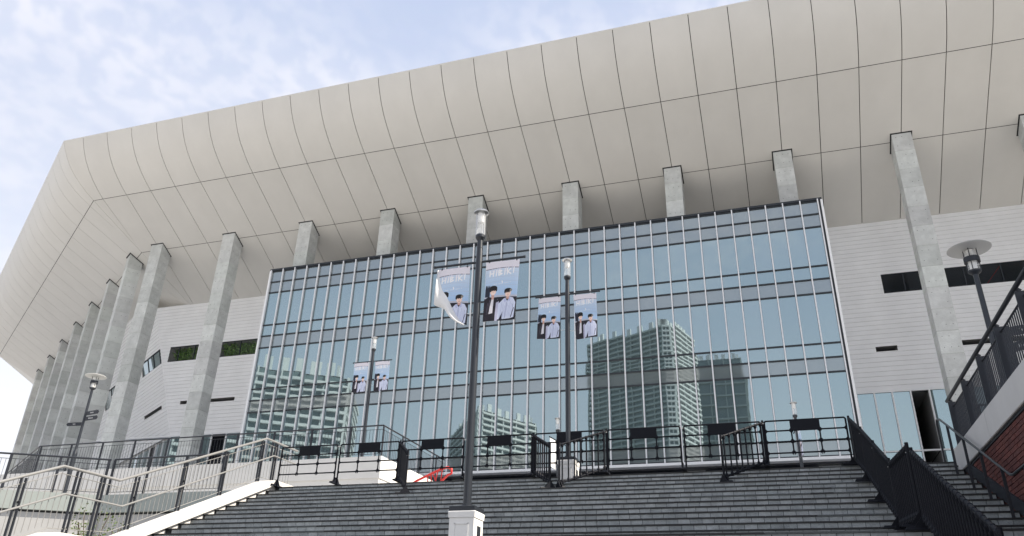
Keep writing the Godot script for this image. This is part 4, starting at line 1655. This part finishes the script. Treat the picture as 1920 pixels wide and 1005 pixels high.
func far_towers() -> void:
	var f := func(x: float, Z: float) -> Vector3: return Vector3(x, 0, Z - 72.0)
	var Z := 420.0
	tower("apartment_tower", "tall apartment tower with its sunlit side coloured white and its shaded balconies dark, mirrored right of the middle", [f.call(-.2344 * Z, 1.0485 * Z), f.call(-.120 * Z, 1.0 * Z), f.call(-.108 * Z, 1.003 * Z), f.call(-.0864 * Z, 1.067 * Z), f.call(-.20 * Z, 1.12 * Z)], .402 * Z, 3.1, [1, 2], 7)
	Z = 520.0
	tower("office_tower", "plain dark tower mirrored beside the tall apartment tower", [f.call(-.083 * Z, Z), f.call(-.0207 * Z, Z), f.call(-.0207 * Z, 1.06 * Z), f.call(-.083 * Z, 1.06 * Z)], .346 * Z, 8.0, [], 6)
	Z = 220.0
	tower("apartment_block", "white apartment block with balconies mirrored at the left end of the glass", [f.call(-.93 * Z, .84 * Z), f.call(-.7655 * Z, Z), f.call(-.5947 * 1.0915 * Z, 1.0915 * Z), f.call(-.72 * Z, 1.25 * Z)], .395 * Z, 3.2, [0, 1, 2], 7)
	Z = 370.0
	tower("corner_block", "stepped apartment block mirrored behind the tallest lamp post", [f.call(-.422 * 1.126 * Z, 1.126 * Z), f.call(-.38 * Z, Z), f.call(-.2974 * 1.088 * Z, 1.088 * Z), f.call(-.37 * Z, 1.25 * Z)], .300 * Z, 3.1, [1], 7)
	var at := Vector3(26, -EYE, -10)
	var o := thing("added_shade_block", "plain block added out of view on the right to shade the stairs", "building", at)
	var b := mb(at)
	b.slab(19, -EYE, -23, 33, 23.0, -9.5)  # unseen block, added so its shadow falls on stairs and lamp bases
	put("wall", b, M.white_wall, o)
	for k in 6:
		b = mb(at)
		b.slab(18.96, 1.0 + k * 3.6, -22, 19.02, 2.9 + k * 3.6, -10.5)
		put("window", b, M.tower_glass, o)

# ------------------------------------------------------------------ small things
func disc_lamp(called: String, label: String, at: Vector3, top: float, r: float, signs: Array) -> void:
	var o := thing(called, label, "street lamp", at, "lamps with a round disc top")
	var c := Vector3(at.x, 0, at.z)
	var k := r / .455
	var b := mb(at)
	b.lathe([Vector2(.10 * k, at.y), Vector2(.095 * k, at.y + 1.6), Vector2(.062 * k, at.y + 1.75), Vector2(.055 * k, top - .62 * k)], c, 16)
	put("pole", b, M.steel, o)
	b = mb(at)
	b.lathe([Vector2(.055 * k, top - .64 * k), Vector2(.13 * k, top - .58 * k), Vector2(.135 * k, top - .54 * k), Vector2(0, top - .53 * k)], c, 18)
	put("collar", b, M.rail_dark, o)
	b = mb(at)
	b.lathe([Vector2(.115 * k, top - .54 * k), Vector2(.115 * k, top - .06 * k)], c, 20)
	var g := put("lantern_glass", b, M.lamp_glass, o)
	b = mb(at)
	b.lathe([Vector2(.07 * k, top - .53 * k), Vector2(.09 * k, top - .30 * k), Vector2(.0, top - .26 * k)], c, 14)
	b.lathe([Vector2(.0, top - .16 * k), Vector2(.06 * k, top - .13 * k), Vector2(.08 * k, top - .03 * k)], c, 14)
	put("lamp_bulb", b, M.lamp_white, g)
	b = mb(at)
	b.lathe([Vector2(.135 * k, top - .34 * k), Vector2(.165 * k, top - .34 * k), Vector2(.165 * k, top - .22 * k), Vector2(.135 * k, top - .22 * k)], c, 22)
	put("ring", b, M.rail_dark, o)
	for q in 4:
		b = mb(at)
		var e := Vector3(cos(q * PI / 2 + .4), 0, sin(q * PI / 2 + .4)) * .135 * k
		b.tube([c + e + Vector3.UP * (top - .56 * k), c + e + Vector3.UP * (top - .02)], .010 * k, 6)
		put("rod", b, M.rail_dark, o)
	b = mb(at)
	b.lathe([Vector2(0, top - .02), Vector2(r * .97, top - .012), Vector2(r, top), Vector2(r * .97, top + .012), Vector2(0, top + .03)], c, 40)
	put("disc", b, M.disc, o)
	for s in signs:
		b = mb(at)
		var y: float = s[0]
		var d: Vector3 = s[1]
		var h: float = s[2]
		var p := c + Vector3.UP * y
		var u := d.normalized()
		var nrm := u.cross(Vector3.UP)
		if nrm.z < 0:
			nrm = -nrm
		b.beam(p + u * .05, p + d, .025, h)
		b.hexa([p + d + Vector3.UP * -h / 2 + nrm * .012, p + d + u * h * .4 + nrm * .012, p + d + u * h * .4 - nrm * .012, p + d + Vector3.UP * -h / 2 - nrm * .012, p + d + Vector3.UP * h / 2 + nrm * .012, p + d + u * h * .41 + Vector3.UP * .002 + nrm * .012, p + d + u * h * .41 + Vector3.UP * .002 - nrm * .012, p + d + Vector3.UP * h / 2 - nrm * .012])
		var board := put("finger_sign", b, M.rail_dark, o)
		var t := MeshInstance3D.new()
		t.name = "lettering"
		var tm := TextMesh.new()
		tm.text = s[3]
		tm.font_size = 16
		tm.pixel_size = h * .028
		tm.depth = .004
		var fnt := SystemFont.new()
		fnt.font_names = PackedStringArray(["Droid Sans"])
		tm.font = fnt
		t.mesh = tm
		t.material_override = M.tie
		var right := Vector3.UP.cross(nrm)
		t.transform = Transform3D(Basis(right, Vector3.UP, nrm), p + d * .56 + nrm * .016 - at)
		board.add_child(t, true)

func small_things() -> void:
	disc_lamp("disc_lamp", "lamp with a round disc top and finger signs on the raised walkway at right", Vector3(4.83, 3.6, -18.0), 8.42, .455, [[6.35, Vector3(1.1, 0, .35), .2, "Toilets"], [5.95, Vector3(.85, 0, .7), .2, "Harbor"], [5.55, Vector3(1.0, 0, .2), .2, "Parking"]])
	disc_lamp("disc_lamp", "lamp with a round disc top and finger signs before the left columns", Vector3(-21.27, 3.7, -19.5), 7.9, .335, [[6.62, Vector3(.62, 0, .12), .13, "Harbor"], [6.44, Vector3(.6, 0, .1), .13, "Museum"], [6.28, Vector3(-.58, 0, .05), .11, "Park"]])
	# information board and round sign behind the walkway railing
	var at := Vector3(5.0, 3.6, -16.6)
	var o := thing("map_board", "dark information board standing behind the walkway railing at far right", "sign", at)
	var b := mb(at)
	b.bevel(4.86, 3.95, -16.64, 5.66, 5.0, -16.56, .01)
	put("board", b, M.steel, o)
	for x in [4.9, 5.62]:
		b = mb(at)
		b.slab(x - .03, 3.6, -16.63, x + .03, 3.95, -16.57)
		put("leg", b, M.rail_dark, o)
	at = Vector3(4.55, 3.6, -17.0)
	o = thing("round_sign", "round black sign half hidden behind the walkway railing", "sign", at)
	b = mb(at)
	var ring := []
	for k in 24:
		ring.append(Vector3(4.55 + .2 * cos(TAU * k / 24), 4.42 + .2 * sin(TAU * k / 24), -17.0))
	for k in 24:
		var p: Vector3 = ring[k]
		var q: Vector3 = ring[(k + 1) % 24]
		b.tri(Vector3(4.55, 4.42, -16.99), p + Vector3(0, 0, .01), q + Vector3(0, 0, .01))
		b.quad(q + Vector3(0, 0, .01), p + Vector3(0, 0, .01), p - Vector3(0, 0, .02), q - Vector3(0, 0, .02))
	put("plate", b, M.rail_dark, o)
	b = mb(at)
	b.slab(4.45, 4.40, -16.986, 4.52, 4.44, -16.982)
	b.slab(4.54, 4.36, -16.986, 4.57, 4.48, -16.982)
	b.slab(4.60, 4.38, -16.986, 4.63, 4.46, -16.982)
	put("marking", b, M.tie, o)
	b = mb(at)
	b.tube([Vector3(4.55, 3.6, -17.01), Vector3(4.55, 4.25, -17.01)], .02, 8)
	put("post", b, M.rail_dark, o)
	# red tubular barricade leaning at the top of the stairs
	at = Vector3(-9.0, 3.6, -20)
	o = thing("red_barricade", "red tubular barricade slanting behind the black barriers", "barricade", at)
	b = mb(at)
	b.tube([Vector3(-10.1, 3.72, -20), Vector3(-9.36, 4.14, -20), Vector3(-8.62, 4.44, -20), Vector3(-8.46, 4.47, -20), Vector3(-8.35, 4.42, -20), Vector3(-8.34, 4.30, -20), Vector3(-8.45, 4.26, -20), Vector3(-8.6, 4.12, -20), Vector3(-9.0, 3.68, -20)], .034, 8)
	put("frame", b, M.red, o)
	for e in [[-9.05, 4.27, -9.0, 3.68], [-8.9, 4.32, -8.72, 3.95], [-8.75, 4.38, -8.88, 3.8], [-8.95, 4.30, -8.9, 3.7], [-8.62, 4.42, -8.66, 4.05]]:
		b = mb(at)
		b.tube([Vector3(e[0], e[1], -20), Vector3(e[2], e[3], -20.02)], .018, 6)
		put("strut", b, M.red, o)
	b = mb(at)
	b.tube([Vector3(-10.1, 3.6, -20.3), Vector3(-10.1, 3.75, -20), Vector3(-10.1, 3.6, -19.7)], .03, 6)
	b.tube([Vector3(-9.0, 3.6, -20.3), Vector3(-9.0, 3.7, -20), Vector3(-9.0, 3.6, -19.7)], .03, 6)
	put("foot", b, M.red, o)
	shrub("leafy_shrub", "small leafy shrub showing through the railing at lower left", Vector3(-16.75, 1.1, -16.5), 1.85, .55, 520, 3)
	shrub("leafy_shrub", "smaller sparse shrub right of the leafy one, lower left", Vector3(-15.6, 1.1, -16.2), 1.55, .4, 260, 4)
	shrub("reflection_foliage", "green leaves added behind the corner window of the left wing, standing for mirrored trees", Vector3(-37.8, 17.3, -42.0), 1.15, 1.3, 1500, 5)
	shrub("reflection_foliage", "green leaves added behind the window between two left columns, standing for mirrored trees", Vector3(-33.5, 17.3, -42.0), 1.15, 1.7, 1800, 6)

func shrub(called: String, label: String, at: Vector3, h: float, r: float, leaves: int, seed_: int) -> void:
	var o := thing(called, label, "shrub" if called != "reflection_foliage" else "plant", at)
	var g := RandomNumberGenerator.new()
	g.seed = seed_
	var inside := called == "reflection_foliage"  # leaves added behind the panes, standing for greenery mirrored in them
	var b := mb()
	var tips := []
	for k in 9:
		var a := g.randf() * TAU
		var p := Vector3(cos(a) * r * g.randf_range(.3, 1.0), h * g.randf_range(.6, 1.0), sin(a) * r * g.randf_range(.3, 1.0) * (.25 if inside else 1.0))
		b.tube([Vector3(p.x * .5 if inside else 0.0, 0, 0), p * Vector3(.45, .6, .45), p], .012, 5)
		tips.append(p)
	put("stem", b, M.bark, o)
	b = mb()
	for k in leaves:
		var p: Vector3 = tips[g.randi() % tips.size()] * g.randf_range(.5, 1.05)
		p += Vector3(g.randfn(), g.randfn() * .7, g.randfn() * (.25 if inside else 1.0)) * (.26 if inside else .13)
		if inside:
			p = Vector3(clampf(p.x, -r, r), clampf(p.y, 0.02, 1.08), clampf(p.z, -.3, .45))
			p.x = g.randf_range(-r, r) if g.randf() < .6 else p.x
			p.y = g.randf_range(.03, 1.07) if g.randf() < .6 else p.y
		var d := Vector3(g.randfn(), g.randfn() * .6 + .2, g.randfn()).normalized()
		var s := d.cross(Vector3(g.randfn(), g.randfn(), g.randfn())).normalized()
		var l := g.randf_range(.05, .1) * (2.2 if inside else 1.0)
		var tone := g.randf_range(.6, 1.5)
		b.tint = Color(tone, tone * g.randf_range(.9, 1.1), tone * .8)
		b.quad(p, p + d * l * .5 + s * l * .28, p + d * l, p + d * l * .5 - s * l * .28)
	put("foliage", b, M.leaf_bright if inside else M.leaf, o, true)
